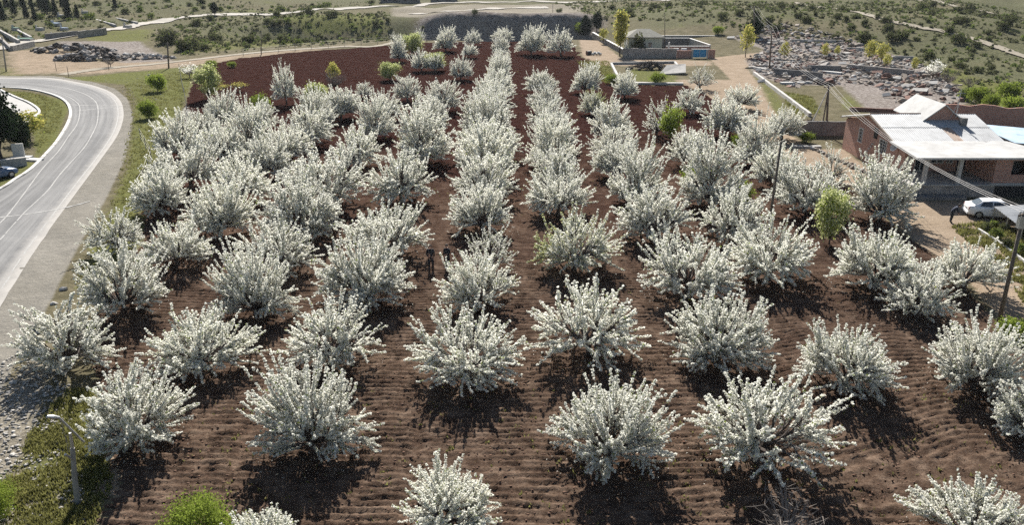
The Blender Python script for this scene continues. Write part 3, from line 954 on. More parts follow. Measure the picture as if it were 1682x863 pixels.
# the half leafed-out tree behind the second one of the row left of the people keeps its green side
# ---- other trees and bushes
def blob_tree(seed, n=26, per=70, rx=1.0, rz=1.3, z0=1.2, leaf=.05, mat='leaf_young', mat2=None, trunk_h=.9, limbs=7, rt=.07, blobr=.28, bark='bark', taper=0.0, f2=.2, shell=.55):
    rg = random.Random(seed); rng = np.random.default_rng(seed)
    t = MB(); c0 = Vector((0, 0, z0 + rz * .0)); cs = []
    for i in range(n):
        d = Vector((rg.gauss(0, 1), rg.gauss(0, 1), rg.gauss(0, 1))).normalized(); k = rg.uniform(shell, 1.0)
        zz = d.z * k; f = 1 - taper * (zz + 1) / 2
        cs.append(Vector((d.x * rx * k * f, d.y * rx * k * f, z0 + rz + zz * rz)))
    t.tube([(0, 0, -.15), (rg.uniform(-.04, .04), 0, trunk_h * .5), (0, 0, trunk_h), (rg.uniform(-.1, .1), rg.uniform(-.1, .1), z0 + rz)], [rt * 1.3, rt, rt * .85, rt * .35], 6)
    for i in range(limbs):
        e = cs[i % n]; s = Vector((0, 0, trunk_h * rg.uniform(.6, 1.0)))
        t.tube(bez(s, s.lerp(e, .5) + Vector((0, 0, .1)), e, 4), [rt * .5, rt * .35, rt * .22, rt * .1], 4, cap=False)
    pts = np.array([tuple(c) for c in cs])
    cc = np.repeat(pts, per, 0) + rng.standard_normal((n * per, 3)) * blobr * np.array([1, 1, .8])
    cc[:, 2] = np.maximum(cc[:, 2], .05)
    V, Q = leaf_quads(cc, 1, 0.0, leaf * .7, leaf * 1.3, rng)
    mats = [M[mat]] + ([M[mat2]] if mat2 else [])
    mi = (rng.random(len(Q)) < f2).astype(int) if mat2 else None
    return t.mesh('trunk', M[bark]), np_mesh('crown', V, quads=Q, mats=mats, midx=mi)


def put(name, protos, u, v, w_px, base_w, label, cat, group=None, parts=('trunk', 'crown'), hk=1.0, z=None, kind=None, k=None):
    p = P(u, v) if z is None else P(u, v, z)
    s = w_px * mpp(p) / base_w
    pr = protos if isinstance(protos, tuple) else protos[rnd.randrange(len(protos)) if k is None else k]
    e = empty(name, p, rnd.uniform(0, 6.28), label, cat, group)
    e.scale = (s, s, s * hk)
    for nm, me in zip(parts, pr): child(nm, me, e)
    return e


LIME = blob_tree(11, 34, 70, 1.0, .75, .15, .05, 'leaf_lime', 'leaf_young', .3, 8, .05, .25)
LIMET = blob_tree(12, 34, 60, .95, .95, .8, .05, 'leaf_lime', 'leaf_young', .8, 8, .06, .25)
PALE = blob_tree(13, 46, 90, 1.0, 1.45, .35, .045, 'petal_green', 'leaf_young', .4, 12, .06, .24, f2=.35)
YEL = blob_tree(14, 40, 60, .85, 2.0, 1.2, .07, 'leaf_yellow', 'leaf_young', 1.3, 9, .09, .26, taper=.35)
YELS = blob_tree(15, 24, 40, .7, 1.1, .7, .055, 'leaf_yellow', 'leaf_young', .8, 7, .05, .24)
PIN = blob_tree(16, 60, 110, 1.0, 1.25, .5, .045, 'leaf_dark', None, .6, 10, .1, .20, shell=.3)
FINE = blob_tree(19, 60, 170, 1.0, .75, .15, .022, 'leaf_lime', 'leaf_young', .3, 8, .05, .22)
DARKB = [blob_tree(20 + i, 16, 34, 1.0, .55, .05, .085, 'leaf_scrub', 'leaf_scrub_green', .2, 4, .04, .28) for i in range(5)]
GRNB = [blob_tree(30 + i, 16, 34, 1.0, .65, .05, .085, 'leaf_scrub_green', 'leaf_young', .2, 4, .04, .28) for i in range(3)]


def bare_proto(seed, n=34, r=1.0, hh=1.6, mat='twig', leafn=0, leafm='leaf_young', t0=.35):
    rg = random.Random(seed); rng = np.random.default_rng(seed); t = MB(); w = MB(); tips = []
    t.tube([(0, 0, -.1), (0, 0, t0 * .5), (.02, 0, t0)], [.06, .05, .045], 6)
    for i in range(n):
        az = rg.uniform(0, 6.28); k = rg.uniform(.4, 1)
        e = Vector((math.cos(az) * r * k, math.sin(az) * r * k, hh * rg.uniform(.55, 1) * (1.05 - .35 * k)))
        pts = bez(Vector((0, 0, t0)), Vector((e.x * .6, e.y * .6, t0 + e.z * .25)), e, 5)
        w.tube(pts, [.026, .020, .015, .011, .005], 3, cap=False)
        for q in range(5):
            p = pts[rg.choice((2, 3, 4))]; q2 = p + Vector((rg.gauss(0, .18), rg.gauss(0, .18), rg.uniform(.05, .35)))
            w.tube([p, q2], [.010, .004], 3, cap=False); tips.append(tuple(q2))
    out = [t.mesh('trunk', M['bark_pale' if mat == 'bark_pale' else 'bark']), w.mesh('branches', M[mat])]
    if leafn:
        V, Q = leaf_quads(np.array(tips), leafn, .06, .02, .04, rng)
        out.append(np_mesh('crown', V, quads=Q, mats=[M[leafm]]))
    return tuple(out)


BARE = bare_proto(41); BARE2 = bare_proto(42, 46, 1.0, 1.9); BARET = bare_proto(43, 26, .8, 1.0, 'twig', 3, 'leaf_yellow')
BAREW = bare_proto(44, 34, .9, 1.9, 'twig', 5, 'petal')
# conifers
def conifer_proto(seed, narrow=.28, n=16):
    rg = random.Random(seed); rng = np.random.default_rng(seed); t = MB()
    t.tube([(0, 0, -.1), (0, 0, 1), (0, 0, 2)], [.05, .035, .01], 6); cs = []
    for i in range(n * 7):
        z = .12 + 1.86 * (i / (n * 7)); r = narrow * (1 - (z / 2.02)) ** .75 * rg.uniform(.6, 1.15) + .02
        a = i * 2.4; cs.append((math.cos(a) * r, math.sin(a) * r, z - .1 * r))
        cs.append((math.cos(a) * r * .5, math.sin(a) * r * .5, z))
    V, Q = leaf_quads(np.array(cs), 11, .045, .018, .04, rng)
    return t.mesh('trunk', M['bark']), np_mesh('crown', V, quads=Q, mats=[M['leaf_dark']])


CON = [conifer_proto(50, .30), conifer_proto(51, .42), conifer_proto(52, .22)]
COLB = conifer_proto(53, .3)

put('leafy_tree', PALE, 343, 163, 40, 2.3, 'large pale green bushy tree at the left corner of the dark ploughed field', 'tree')
put('leafy_tree', PALE, 523, 181, 38, 2.3, 'pale green rounded tree left of the blossoming row on the dark soil', 'tree', hk=.85)
put('leafy_tree', PALE, 641, 132, 35, 2.3, 'small pale green tree among the far blossoming trees, nearly round', 'tree', hk=.6)
put('leafy_tree', LIMET, 429, 192, 30, 2.1, 'lime green leafy tree rising behind the blossoming trees near the field left side', 'tree')
put('leafy_tree', PALE, 716, 116, 34, 2.3, 'yellowish green tree touching a white tree near the far end of the field', 'tree', hk=.62)
put('leafy_tree', PALE, 677, 90, 38, 2.3, 'cream green tree standing at the far edge of the field', 'tree', hk=.65)
place(PW, 2, *P(656, 101, 0)[:2], 30 * mpp(P(656, 101, 0)) / 5.1, 1.0, 'white blossoming tree beside the cream green one at the far field edge', 'tree', None, 'cherry_tree', ('trunk', 'branches', 'crown'), 1.2)
place(PS, 1, *P(688, 63, 0)[:2], 22 * mpp(P(688, 63, 0)) / 5.1, 1.0, 'thin pale tree just beyond the far field edge before the dark bank', 'tree', None, 'cherry_tree', ('trunk', 'branches', 'crown'), .9)
place(PW, 5, *P(714, 118, 0)[:2], 30 * mpp(P(690, 118, 0)) / 5.1, 2.0, 'small white tree with the yellowish green tree growing through it', 'tree', None, 'cherry_tree', ('trunk', 'branches', 'crown'), .9)
e = place(PW, 3, *P(471, 172, 0)[:2], 44 * mpp(P(471, 172, 0)) / 5.1, .4, 'lone white tree standing alone on the dark soil at the upper left', 'tree', None, 'cherry_tree', ('trunk', 'branches', 'crown'), 1.55)
put('bare_tree', BARE2, 552, 148, 42, 2.0, 'leafless grey tree on the dark field left of the far rows', 'tree', parts=('trunk', 'branches'), hk=.95)
put('leafy_tree', YELS, 548, 136, 18, 1.5, 'small yellow green tree rising beside the leafless grey tree on the dark field', 'tree', hk=.9)
put('leafy_tree', PALE, 1362, 402, 46, 2.1, 'bright lime green tree between the white trees near the yard', 'tree', hk=1.35)
put('leafy_tree', LIMET, 1100, 240, 34, 2.1, 'narrow lime green tree among the white trees in the third row', 'tree', hk=1.5)
put('leafy_tree', LIMET, 1215, 250, 26, 2.1, 'small lime green tree behind the wooden pole', 'tree', hk=.9)
put('bush', LIME, 1143, 308, 40, 2.1, 'lime green bush at the foot of a white tree in the third row', 'bush', hk=1.2)
put('bush', LIME, 1218, 330, 34, 2.1, 'yellow green bush left of the slim black pole', 'bush', hk=1.2)
put('leafy_tree', YEL, 1018, 92, 24, 1.9, 'tall yellow green tree at the corner of the pale house', 'tree', hk=1.15)
put('leafy_tree', YELS, 991, 72, 12, 1.5, 'little yellow tree behind the white topped wall', 'tree')
put('leafy_tree', LIMET, 952, 60, 18, 2.1, 'green tree on the slope behind the far end of the field', 'tree')
put('leafy_tree', YELS, 1224, 94, 20, 1.5, 'yellow leaning tree at the corner of the dirt track and rubble', 'tree', hk=1.25)
for u, v, w, l in ((1427, 102, 17, 'yellow green tree at the back of the rubble, left one of the pair'), (1447, 106, 17, 'yellow green tree at the back of the rubble, right one of the pair'), (1456, 112, 11, 'small orange yellow bush in front of the pair of yellow green trees'),
                   (1375, 92, 8, 'tiny yellow sapling standing on the rubble'), (1288, 98, 14, 'small yellow bush growing out of the rubble'), (1354, 96, 12, 'yellowish sapling in the middle of the rubble heap')):
    put('leafy_tree', YELS, u, v, w, 1.5, l, 'tree')
put('leafy_tree', YELS, 1501, 119, 9, 1.5, 'slim dark stemmed tree beside the white bush at the edge of the rubble', 'tree', hk=1.3)
put('flowering_bush', BAREW, 1531, 130, 32, 1.9, 'white flowering bush between the rubble and the hillside', 'bush', parts=('trunk', 'branches', 'crown'))
put('bare_tree', BARE2, 1556, 142, 34, 2.0, 'leafless grey tree beside the white flowering bush', 'tree', parts=('trunk', 'branches'))
put('bare_tree', BARE, 1592, 148, 30, 2.0, 'leafless grey bush left of the green bushes behind the brick wall', 'tree', parts=('trunk', 'branches'))
for u, v, w, l in ((1602, 172, 28, 'light green bush behind the left part of the long brick wall'), (1625, 180, 24, 'yellow green bush behind the middle of the long brick wall'), (1652, 168, 32, 'tall light green bush behind the long brick wall'), (1660, 190, 30, 'cream green bush at the right end of the long brick wall'), (1585, 165, 20, 'dark green bush at the left end of the long brick wall')):
    put('bush', LIME if 'dark' not in l else GRNB[0], u, v, w, 2.1, l, 'bush', hk=1.3)
put('bush', LIME, 246, 194, 28, 2.1, 'lime green bush leaning on the grass bank beside the road bend', 'bush', hk=1.25)
put('bush', LIME, 259, 150, 26, 2.1, 'olive green bush on the bank above the lime green one', 'bush', hk=1.35)
put('bush', LIME, 348, 112, 16, 2.1, 'small green bush at the left tip of the dark ploughed field', 'bush')
put('bush', LIME, 381, 111, 12, 2.1, 'tiny green bush on the upper left rim of the ploughed field', 'bush')
put('bush', LIME, 1080, 137, 24, 2.1, 'bright green bush growing at the edge of the old foundation', 'bush', hk=.9)
put('bush', LIME, 1004, 138, 20, 2.1, 'bright green bush left of the old foundation', 'bush')
put('bush', FINE, 335, 905, 100, 2.1, 'bright yellow green bush at the bottom edge left of centre', 'bush', hk=1.2)
put('bush', FINE, -14, 850, 80, 2.1, 'bright green bush at the left bottom corner', 'bush', hk=1.0)
put('bush', LIME, 1664, 560, 46, 2.1, 'olive bush at the foot of the right wooden pole', 'bush')
put('bush', LIME, 1325, 234, 20, 2.1, 'green bush by the pale wall left of the brick house', 'bush')
put('bush', LIME, 1180, 56, 16, 2.1, 'round green bush on the slope behind the empty basin', 'bush')
put('bare_bush', BARET, 394, 150, 26, 1.6, 'low brownish bare bush on the dark soil at the upper left', 'bush', parts=('trunk', 'branches', 'crown'), hk=.9)
put('bare_bush', BARET, 368, 150, 18, 1.6, 'twiggy pale bush right of the large pale green tree', 'bush', parts=('trunk', 'branches', 'crown'))
put('flowering_bush', BAREW, 312, 200, 22, 1.9, 'narrow white flowering sapling at the wire fence', 'bush', parts=('trunk', 'branches', 'crown'), hk=1.1)
put('flowering_bush', BAREW, 312, 128, 30, 1.9, 'pale flowering bush at the top of the wire fence', 'bush', parts=('trunk', 'branches', 'crown'), hk=.8)
put('bare_tree', BARE2, 1292, 880, 120, 2.0, 'leafless twiggy tree at the bottom edge right of centre', 'tree', parts=('trunk', 'branches'), hk=.7)
put('bare_tree', BARE, 182, 110, 22, 2.0, 'leafless sapling by the farm track left of the wooden pole', 'tree', parts=('trunk', 'branches'))
put('bare_tree', BARE2, 275, 64, 44, 2.0, 'large dark bare bush below the white dirt road at the left', 'bush', parts=('trunk', 'branches'), hk=.5)
put('bush', DARKB, 277, 72, 36, 2.2, 'wide dark bush on the slope below the white dirt road', 'bush', hk=1.0, k=0)
put('bush', DARKB, 300, 84, 22, 2.2, 'dark bush just right of the tall wooden pole', 'bush', hk=1.3, k=1)
put('pine_tree', PIN, 2, 262, 78, 2.2, 'big dark pine tree at the left picture edge beside the forecourt', 'tree', hk=1.1)
put('pine_tree', PIN, 36, 252, 40, 2.2, 'smaller dark tree right of the big pine beside the road island', 'tree', hk=1.1)
put('bush', YELS, 50, 232, 40, 1.5, 'yellow olive bush on the grass island beside the dark pines', 'bush', hk=.6)
put('pine_tree', PIN, 962, 62, 22, 2.2, 'dark blue green pine on the slope left of the pale house', 'tree', hk=1.1)
put('pine_tree', PIN, 980, 52, 18, 2.2, 'dark pine behind the white topped wall', 'tree', hk=1.2)
put('pine_tree', PIN, 1240, 62, 28, 2.2, 'dark spreading tree round the tall pole above the rubble', 'tree', hk=.8)
put('pine_tree', PIN, 353, 25, 16, 2.2, 'dark round pine standing alone above the white road', 'tree', hk=.9)

# cemetery conifers at the top left
for i, (u, v, w, hh) in enumerate(((6, 34, 14, 1.0), (24, 24, 15, 1.1), (44, 30, 13, 1.2), (58, 34, 12, 1.1), (78, 22, 18, 1.2), (92, 26, 12, 1.1), (113, 32, 22, 1.25), (68, 14, 14, 1.0), (36, 12, 12, 1.0), (190, 14, 13, 1.1), (12, 14, 12, 1.0), (128, 30, 12, .8), (102, 12, 12, 1.0), (52, 12, 11, 1.0))):
    put('conifer', CON, u, v, w, .9, ['dark green conifer', 'narrow dark conifer', 'tall dark conifer'][i % 3] + ' at the upper left, ' + ('standing alone near the white road' if u == 190 else f'{ORD[sorted([6,24,44,58,78,92,113,68,36,190,12,128,102,52]).index(u)].replace("nearest","first")} from the left picture edge'), 'tree', 'dark conifers in the terraced burial ground', hk=hh)

# scrub bushes on the far slopes, each its own
def rough_spots(px, n, seed, mind=2.5):
    poly = np.array(poly_world(px)); mn = poly.min(0); mx = poly.max(0); rg = np.random.default_rng(seed); out = []
    tries = 0
    while len(out) < n and tries < n * 60:
        tries += 1
        x, y = mn + (mx - mn) * rg.random(2)
        if sdist(np.array([x]), np.array([y]), poly)[0] <= 0: continue
        if any((x - a) ** 2 + (y - b) ** 2 < mind ** 2 for a, b in out): continue
        out.append((x, y))
    return out


def bushes(px, n, seed, s0, s1, protos, label, group, mind=2.5, name='scrub_bush'):
    rg = random.Random(seed)
    pts = rough_spots(px, n, seed, mind)
    slope = sorted(x / y for x, y in pts); lo = slope[len(slope) // 3]; hi = slope[2 * len(slope) // 3]; base = label
    ds = sorted(y for x, y in pts); dm = ds[len(ds) // 2]
    for x, y in pts:
        s = .62 * (s0 + (s1 - s0) * rg.random() ** 2)
        size = 'tiny' if s < .62 * (s0 + .12 * (s1 - s0)) else 'small' if s < .62 * (s0 + .4 * (s1 - s0)) else 'large'
        where = 'left' if x / y < lo else 'middle' if x / y < hi else 'right'
        label = f'{size} {base}, {"lower" if y < dm else "upper"} {where} part'
        e = empty(name, (x, y, float(h(x, y)) - .05), rg.uniform(0, 6.28), label, 'bush', group)
        e.scale = (s, s, s * rg.uniform(.8, 1.4))
        pr = protos[rg.randrange(len(protos))]
        child('crown', pr[1], e)


bushes([(262, 66), (300, 38), (420, 30), (650, 24), (660, 62), (640, 66), (400, 80), (300, 88)], 66, 5, .7, 2.6, DARKB, 'grey bush on the slope behind the field', 'bushes on the slope behind the orchard')
bushes([(300, 42), (640, 26), (660, 62), (400, 80)], 14, 6, .7, 1.8, GRNB, 'green bush on the slope behind the field', 'green bushes on the slope behind the orchard')
bushes([(880, 28), (1000, 12), (1240, 6), (1250, 50), (1170, 56), (1000, 48), (900, 45)], 44, 7, .6, 2.2, DARKB, 'dark bush on the hillside behind the pale house', 'bushes on the hillside behind the pale house')
bushes([(1260, 6), (1420, 24), (1560, 62), (1682, 100), (1682, 150), (1640, 160), (1480, 90), (1260, 55)], 72, 8, .5, 2.4, DARKB, 'dark bush on the hillside behind the rubble', 'bushes on the hillside behind the rubble')
bushes([(1440, 8), (1560, 12), (1700, 40), (1700, 88), (1560, 50)], 34, 9, .8, 3.0, DARKB, 'dark bush on the upper right hillside', 'bushes on the upper right hillside')
bushes([(400, 8), (640, -2), (640, 6), (520, 14), (410, 20)], 14, 10, 1.0, 2.6, GRNB + DARKB, 'bush on the distant slope above the white road', 'bushes above the white road')
bushes([(130, 8), (330, 2), (400, 16), (260, 32), (130, 50)], 24, 12, .8, 2.4, GRNB + DARKB, 'bush on the terraces above the white road', 'bushes on the left terraces')
bushes([(0, 0), (130, 0), (130, 48), (0, 70)], 18, 13, .8, 2.4, GRNB + DARKB, 'bush between the upper left conifers', 'bushes among the upper left conifers')
bushes([(655, 30), (860, 28), (930, 40), (930, 55), (660, 62)], 12, 14, .6, 1.7, DARKB, 'bush on the dark cut bank', 'bushes on the cut bank')

# grass tufts (nobody could count them)
def tufts(name, polys, n, label, hh=.16, mat='grass_blade', rng=nr):
    X = []; 
    for px, k in polys:
        poly = np.array(poly_world(px)); mn = poly.min(0); mx = poly.max(0); m = int(n * k)
        x = mn[0] + (mx[0] - mn[0]) * rng.random(m * 5); y = mn[1] + (mx[1] - mn[1]) * rng.random(m * 5)
        g = (sdist(x, y, poly) > 0) & (wav(x, y, 3.5, 0, 3) + rng.standard_normal(len(x)) * .35 > .1) & (sdist(x, y, ROADPOLY) < -1)
        X.append(np.stack([x[g][:m], y[g][:m]], 1))
    X = np.concatenate(X); n = len(X); K = 3
    c = np.repeat(X, K, 0) + rng.standard_normal((n * K, 2)) * .07
    z = h(c[:, 0], c[:, 1]); a = rng.random(n * K) * 6.28; w = .035 + .04 * rng.random(n * K); H_ = hh * (.5 + rng.random(n * K))
    dx, dy = np.cos(a) * w, np.sin(a) * w; lx = rng.standard_normal(n * K) * .05; ly = rng.standard_normal(n * K) * .05
    V = np.stack([np.stack([c[:, 0] - dx, c[:, 1] - dy, z - .02], 1), np.stack([c[:, 0] + dx, c[:, 1] + dy, z - .02], 1), np.stack([c[:, 0] + lx, c[:, 1] + ly, z + H_], 1)], 1).reshape(-1, 3)
    me = np_mesh(name, V, tris=np.arange(len(V)).reshape(-1, 3), mats=[M[mat]])
    return tag(child(name, me, None), label, 'grass', kind='stuff')


tufts('grass', [([(150, 640), (185, 800), (150, 870), (60, 1000), (-60, 1000), (-20, 850), (60, 700), (110, 640)], .24), ([(215, 200), (205, 140), (320, 110), (300, 178), (258, 290), (230, 400), (150, 510), (118, 480), (185, 330)], .38),
                ([(113, 178), (100, 163), (40, 150), (12, 150), (62, 180), (60, 262), (92, 232)], .2)], 26000, 'short spring grass on the banks beside the road and on the island')
tufts('grass', [([(1560, 372), (1610, 366), (1690, 385), (1760, 520), (1682, 500), (1640, 440)], .5), ([(1288, 150), (1335, 160), (1348, 186), (1310, 190), (1290, 170)], .12), ([(945, 100), (1000, 100), (1015, 140), (985, 135)], .2)], 7000, 'patches of fresh green grass beside the yard and foundations', .2)

# dry scrub and stones too small to tell apart on the far slopes
def scrub(name, polys, n, label, rng=np.random.default_rng(4)):
    X = []
    for px, k in polys:
        poly = np.array(poly_world(px)); mn = poly.min(0); mx = poly.max(0); m = int(n * k)
        x = mn[0] + (mx[0] - mn[0]) * rng.random(m * 6); y = mn[1] + (mx[1] - mn[1]) * rng.random(m * 6)
        g = (sdist(x, y, poly) > 0) & (sdist(x, y, FIELD) < -4) & (wav(x, y, 26, 0, 4) + rng.standard_normal(len(x)) * .5 > -.1)
        X.append(np.stack([x[g][:m], y[g][:m]], 1))
    X = np.concatenate(X); K = 9; n = len(X)
    s = .18 + .42 * rng.random(n) ** 2.5
    c = np.repeat(X, K, 0); ss = np.repeat(s, K)
    off = rng.standard_normal((n * K, 3)) * ss[:, None] * np.array([.6, .6, .35])
    z = h(c[:, 0], c[:, 1]) + ss * .4
    P_ = np.stack([c[:, 0] + off[:, 0], c[:, 1] + off[:, 1], np.maximum(z + off[:, 2], z - ss * .35)], 1)
    a, b = rand_frames(n * K, rng); a *= (ss * .45)[:, None]; b *= (ss * .45)[:, None]
    V = np.stack([P_ - a - b, P_ + a - b, P_ + a + b, P_ - a + b], 1).reshape(-1, 3)
    mi = np.repeat((rng.random(n) < .35).astype(int), K)
    me = np_mesh(name, V, quads=np.arange(len(V)).reshape(-1, 4), mats=[M['leaf_scrub'], M['leaf_scrub_green']], midx=mi)
    return tag(child(name, me, None), label, 'scrub', kind='stuff')


scrub('scrub', [([(230, 62), (300, 36), (420, 28), (640, 20), (650, 66), (300, 92)], .26), ([(900, 4), (1260, 2), (1250, 56), (960, 54)], .2),
                ([(1240, 2), (1560, 0), (1740, 20), (1740, 210), (1640, 180), (1480, 92), (1250, 60)], .40), ([(0, 2), (400, 2), (640, 0), (500, 18), (250, 36), (0, 78)], .14)], 7000, 'dry scrub and low cushions of growth covering the far slopes')
# a few weeds on the ploughed soil
tufts('grass', [([(300, 640), (700, 640), (1600, 640), (1700, 860), (300, 860)], .6), ([(700, 100), (1150, 145), (1500, 500), (400, 500)], .4)], 700, 'small green weeds scattered between the furrows', .12)

# petal flecks added under the nearer trees, standing in for light spots through crowns
_rg = np.random.default_rng(9); _pp = []
for o_ in list(C.objects):
    if o_.name.startswith('cherry_tree') and o_.location.y < 62:
        m_ = 170; a_ = _rg.random(m_) * 6.283; r_ = 2.6 * np.sqrt(_rg.random(m_)) * o_.scale.x
        _pp.append(np.stack([o_.location.x + np.cos(a_) * r_, o_.location.y + np.sin(a_) * r_], 1))
_pp = np.concatenate(_pp); _pz = h(_pp[:, 0], _pp[:, 1]) + .075 + .03 * _rg.random(len(_pp))
V_, Q_ = leaf_quads(np.column_stack([_pp, _pz]), 1, .0, .010, .022, _rg)
tag(child('petal_light_flecks', np_mesh('petal_light_flecks', V_, quads=Q_, mats=[M['petal']]), None), 'white petal flecks added under the nearer cherry trees, standing for light spots through crowns', 'petals', kind='stuff')
# ================================================================ the brick house on the right
GZ = 0.0
hx0, hx1, hy0, hyr, hy1 = 35.9, 45.0, 73.0, 79.0, 85.5      # walls, ridge line
zf, ze, zr_ = 1.05, 3.45, 4.95
house = empty('brick_house', (38, 73, 0), 0, 'unfinished red brick house with pale metal roof and a white slab porch', 'house')
ho = Vector((38, 73, 0))


def hb(mb, name, mats, label=None, kind=None):
    """mesh written in world coordinates, stored relative to the house"""
    mb.v = [(v[0] - ho.x, v[1] - ho.y, v[2] - ho.z) for v in mb.v]
    return mb.build(name, mats, house, label, kind)


# left gable wall with two window openings: built of pieces round the openings
def wall_along_y(mb, x0, x1, y0, y1, zb, ztop, holes):
    """thick wall parallel to Y; ztop is a function of y; holes = (y0,y1,z0,z1)"""
    ys_ = sorted({y0, y1, hyr} | {k for hh in holes for k in hh[:2]})
    ys_ = [y for y in ys_ if y0 <= y <= y1]
    for a, b in zip(ys_[:-1], ys_[1:]):
        hs = [hh for hh in holes if hh[0] <= a + 1e-6 and hh[1] >= b - 1e-6]
        segs = [(zb, None)] if not hs else [(zb, hs[0][2]), (hs[0][3], None)]
        for z0, z1 in segs:
            za, zc = (ztop(a), ztop(b)) if z1 is None else (z1, z1)
            mb.add([(x0, a, z0), (x1, a, z0), (x1, b, z0), (x0, b, z0), (x0, a, za), (x1, a, za), (x1, b, zc), (x0, b, zc)],
                   [(3, 2, 1, 0), (4, 5, 6, 7), (0, 1, 5, 4), (1, 2, 6, 5), (2, 3, 7, 6), (3, 0, 4, 7)])


def roof_z(y):
    return ze + (zr_ - ze) * (1 - abs(y - hyr) / (hyr - hy0)) - .06


w1 = (75.4, 76.9, 1.75, 2.95); w2 = (81.0, 81.8, 1.7, 3.0)
mb = MB(); wall_along_y(mb, hx0, hx0 + .25, hy0, hy1, -.1, roof_z, [w1, w2])
hb(mb, 'wall', M['brick'])
for (a, b, z0, z1), nv in ((w1, 2), (w2, 1)):
    mb = MB(); t_ = .07
    mb.box((hx0 + .06, (a + b) / 2, z0 - .05), (.22, b - a + .3, .10)).box((hx0 + .06, (a + b) / 2, z1 + .05), (.16, b - a + .3, .10))
    mb.box((hx0 + .06, a - .05, (z0 + z1) / 2), (.16, .10, z1 - z0)).box((hx0 + .06, b + .05, (z0 + z1) / 2), (.16, .10, z1 - z0))
    fr = hb(mb, 'window', M['white_paint'])
    mb = MB().box((hx0 + .12, (a + b) / 2, (z0 + z1) / 2), (.02, b - a, z1 - z0))
    mb.v = [(v[0] - ho.x, v[1] - ho.y, v[2]) for v in mb.v]; mb.build('pane', M['glass'], fr)
    mb = MB()
    for k in range(1, nv + 1): mb.box((hx0 + .09, a + (b - a) * k / (nv + 1), (z0 + z1) / 2), (.05, .06, z1 - z0))
    for k in range(1, 4): mb.box((hx0 + .085, (a + b) / 2, z0 + (z1 - z0) * k / 4), (.03, b - a, .035))
    mb.v = [(v[0] - ho.x, v[1] - ho.y, v[2]) for v in mb.v]; mb.build('window_bars', M['white_paint'], fr)
# dark opening high in the gable
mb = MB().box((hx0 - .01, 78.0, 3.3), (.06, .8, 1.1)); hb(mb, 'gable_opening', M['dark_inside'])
# right and back walls
mb = MB(); wall_along_y(mb, hx1 + .55, hx1 + .8, hy0, hy1, -.1, roof_z, []); hb(mb, 'wall', M['brick'])
mb = MB().box(((hx0 + hx1) / 2 + .3, hy1 - .13, 1.65), (hx1 - hx0 + .35, .25, 3.5)); hb(mb, 'wall', M['brick'])
# floor slab and porch plinth (grey, in shade)
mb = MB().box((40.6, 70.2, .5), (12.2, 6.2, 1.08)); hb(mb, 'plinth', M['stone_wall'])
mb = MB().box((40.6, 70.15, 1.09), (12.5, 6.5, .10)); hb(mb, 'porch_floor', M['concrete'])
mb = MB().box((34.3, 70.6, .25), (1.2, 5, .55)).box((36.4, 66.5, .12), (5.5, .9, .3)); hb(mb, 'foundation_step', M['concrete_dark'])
# back wall of the porch with windows and a door, shaded
py = 71.6
ops = [(36.9, 38.0, 1.15, 3.1), (38.3, 39.5, 1.9, 3.1), (39.75, 40.4, 1.9, 3.1), (40.75, 41.6, 1.14, 3.1)]
mb = MB(); xs_ = [35.9]; 
for a, b, z0, z1 in ops:
    mb.box(((xs_[-1] + a) / 2, py, 2.3), (a - xs_[-1], .22, 2.32)); xs_.append(b)
    mb.box(((a + b) / 2, py, (z1 + 3.46) / 2), (b - a, .22, 3.46 - z1))
    if z0 > 1.3: mb.box(((a + b) / 2, py, (1.14 + z0) / 2), (b - a, .22, z0 - 1.14))
mb.box(((xs_[-1] + 42.0) / 2, py, 2.3), (42.0 - xs_[-1], .22, 2.32)); hb(mb, 'porch_wall', M['brick'])
for i, (a, b, z0, z1) in enumerate(ops):
    mb = MB().box(((a + b) / 2, py + .08, (z0 + z1) / 2), (b - a, .04, z1 - z0))
    if i == 3: hb(mb, 'door', M['fabric_navy'])
    else:
        p_ = hb(mb, 'pane', M['glass'])
        mb = MB()
        for x in (a + .03, (a + b) / 2, b - .03): mb.box((x, py - .06, (z0 + z1) / 2), (.07, .1, z1 - z0))
        for z in (z0 + .03, z1 - .03): mb.box(((a + b) / 2, py - .065, z), (b - a, .1, .07))
        hb(mb, 'window_frame', M['white_paint'])
# porch side remnant wall left and columns
mb = MB().box((36.02, 72.3, 2.3), (.24, 1.2, 2.32)); hb(mb, 'porch_side_wall', M['brick'])
for x, y in ((35.35, 69.4), (35.75, 67.25), (38.7, 67.25)):
    mb = MB().box((x, y, 2.34), (.30, .30, 2.42)); hb(mb, 'porch_column', M['concrete'])
# right brick block with window opening over a dark garage
bx0, bx1, by = 41.75, 47.4, 67.35
wx0, wx1, wz0, wz1 = 43.2, 44.5, 1.95, 3.2
mb = MB()
mb.box(((bx0 + wx0) / 2, by, 2.3), (wx0 - bx0, .25, 2.3)).box(((wx1 + bx1) / 2, by, 2.3), (bx1 - wx1, .25, 2.3))
mb.box(((wx0 + wx1) / 2, by, (1.15 + wz0) / 2), (wx1 - wx0, .25, wz0 - 1.15)).box(((wx0 + wx1) / 2, by, (wz1 + 3.45) / 2), (wx1 - wx0, .25, 3.45 - wz1))
mb.box((bx0 + .13, 69.5, 2.3), (.25, 4.0, 2.3)); hb(mb, 'wall', M['brick'])
mb = MB().box((44, 70.4, 2.3), (4.0, .2, 2.3)); hb(mb, 'inner_wall', M['rubble_white'])
mb = MB().box((44.5, 67.3, 1.14), (6.0, .5, .20)); hb(mb, 'floor_beam', M['concrete'])
mb = MB().box((44.3, 67.0, .45), (4.6, .1, 1.15)); hb(mb, 'garage_opening', M['dark_inside'])
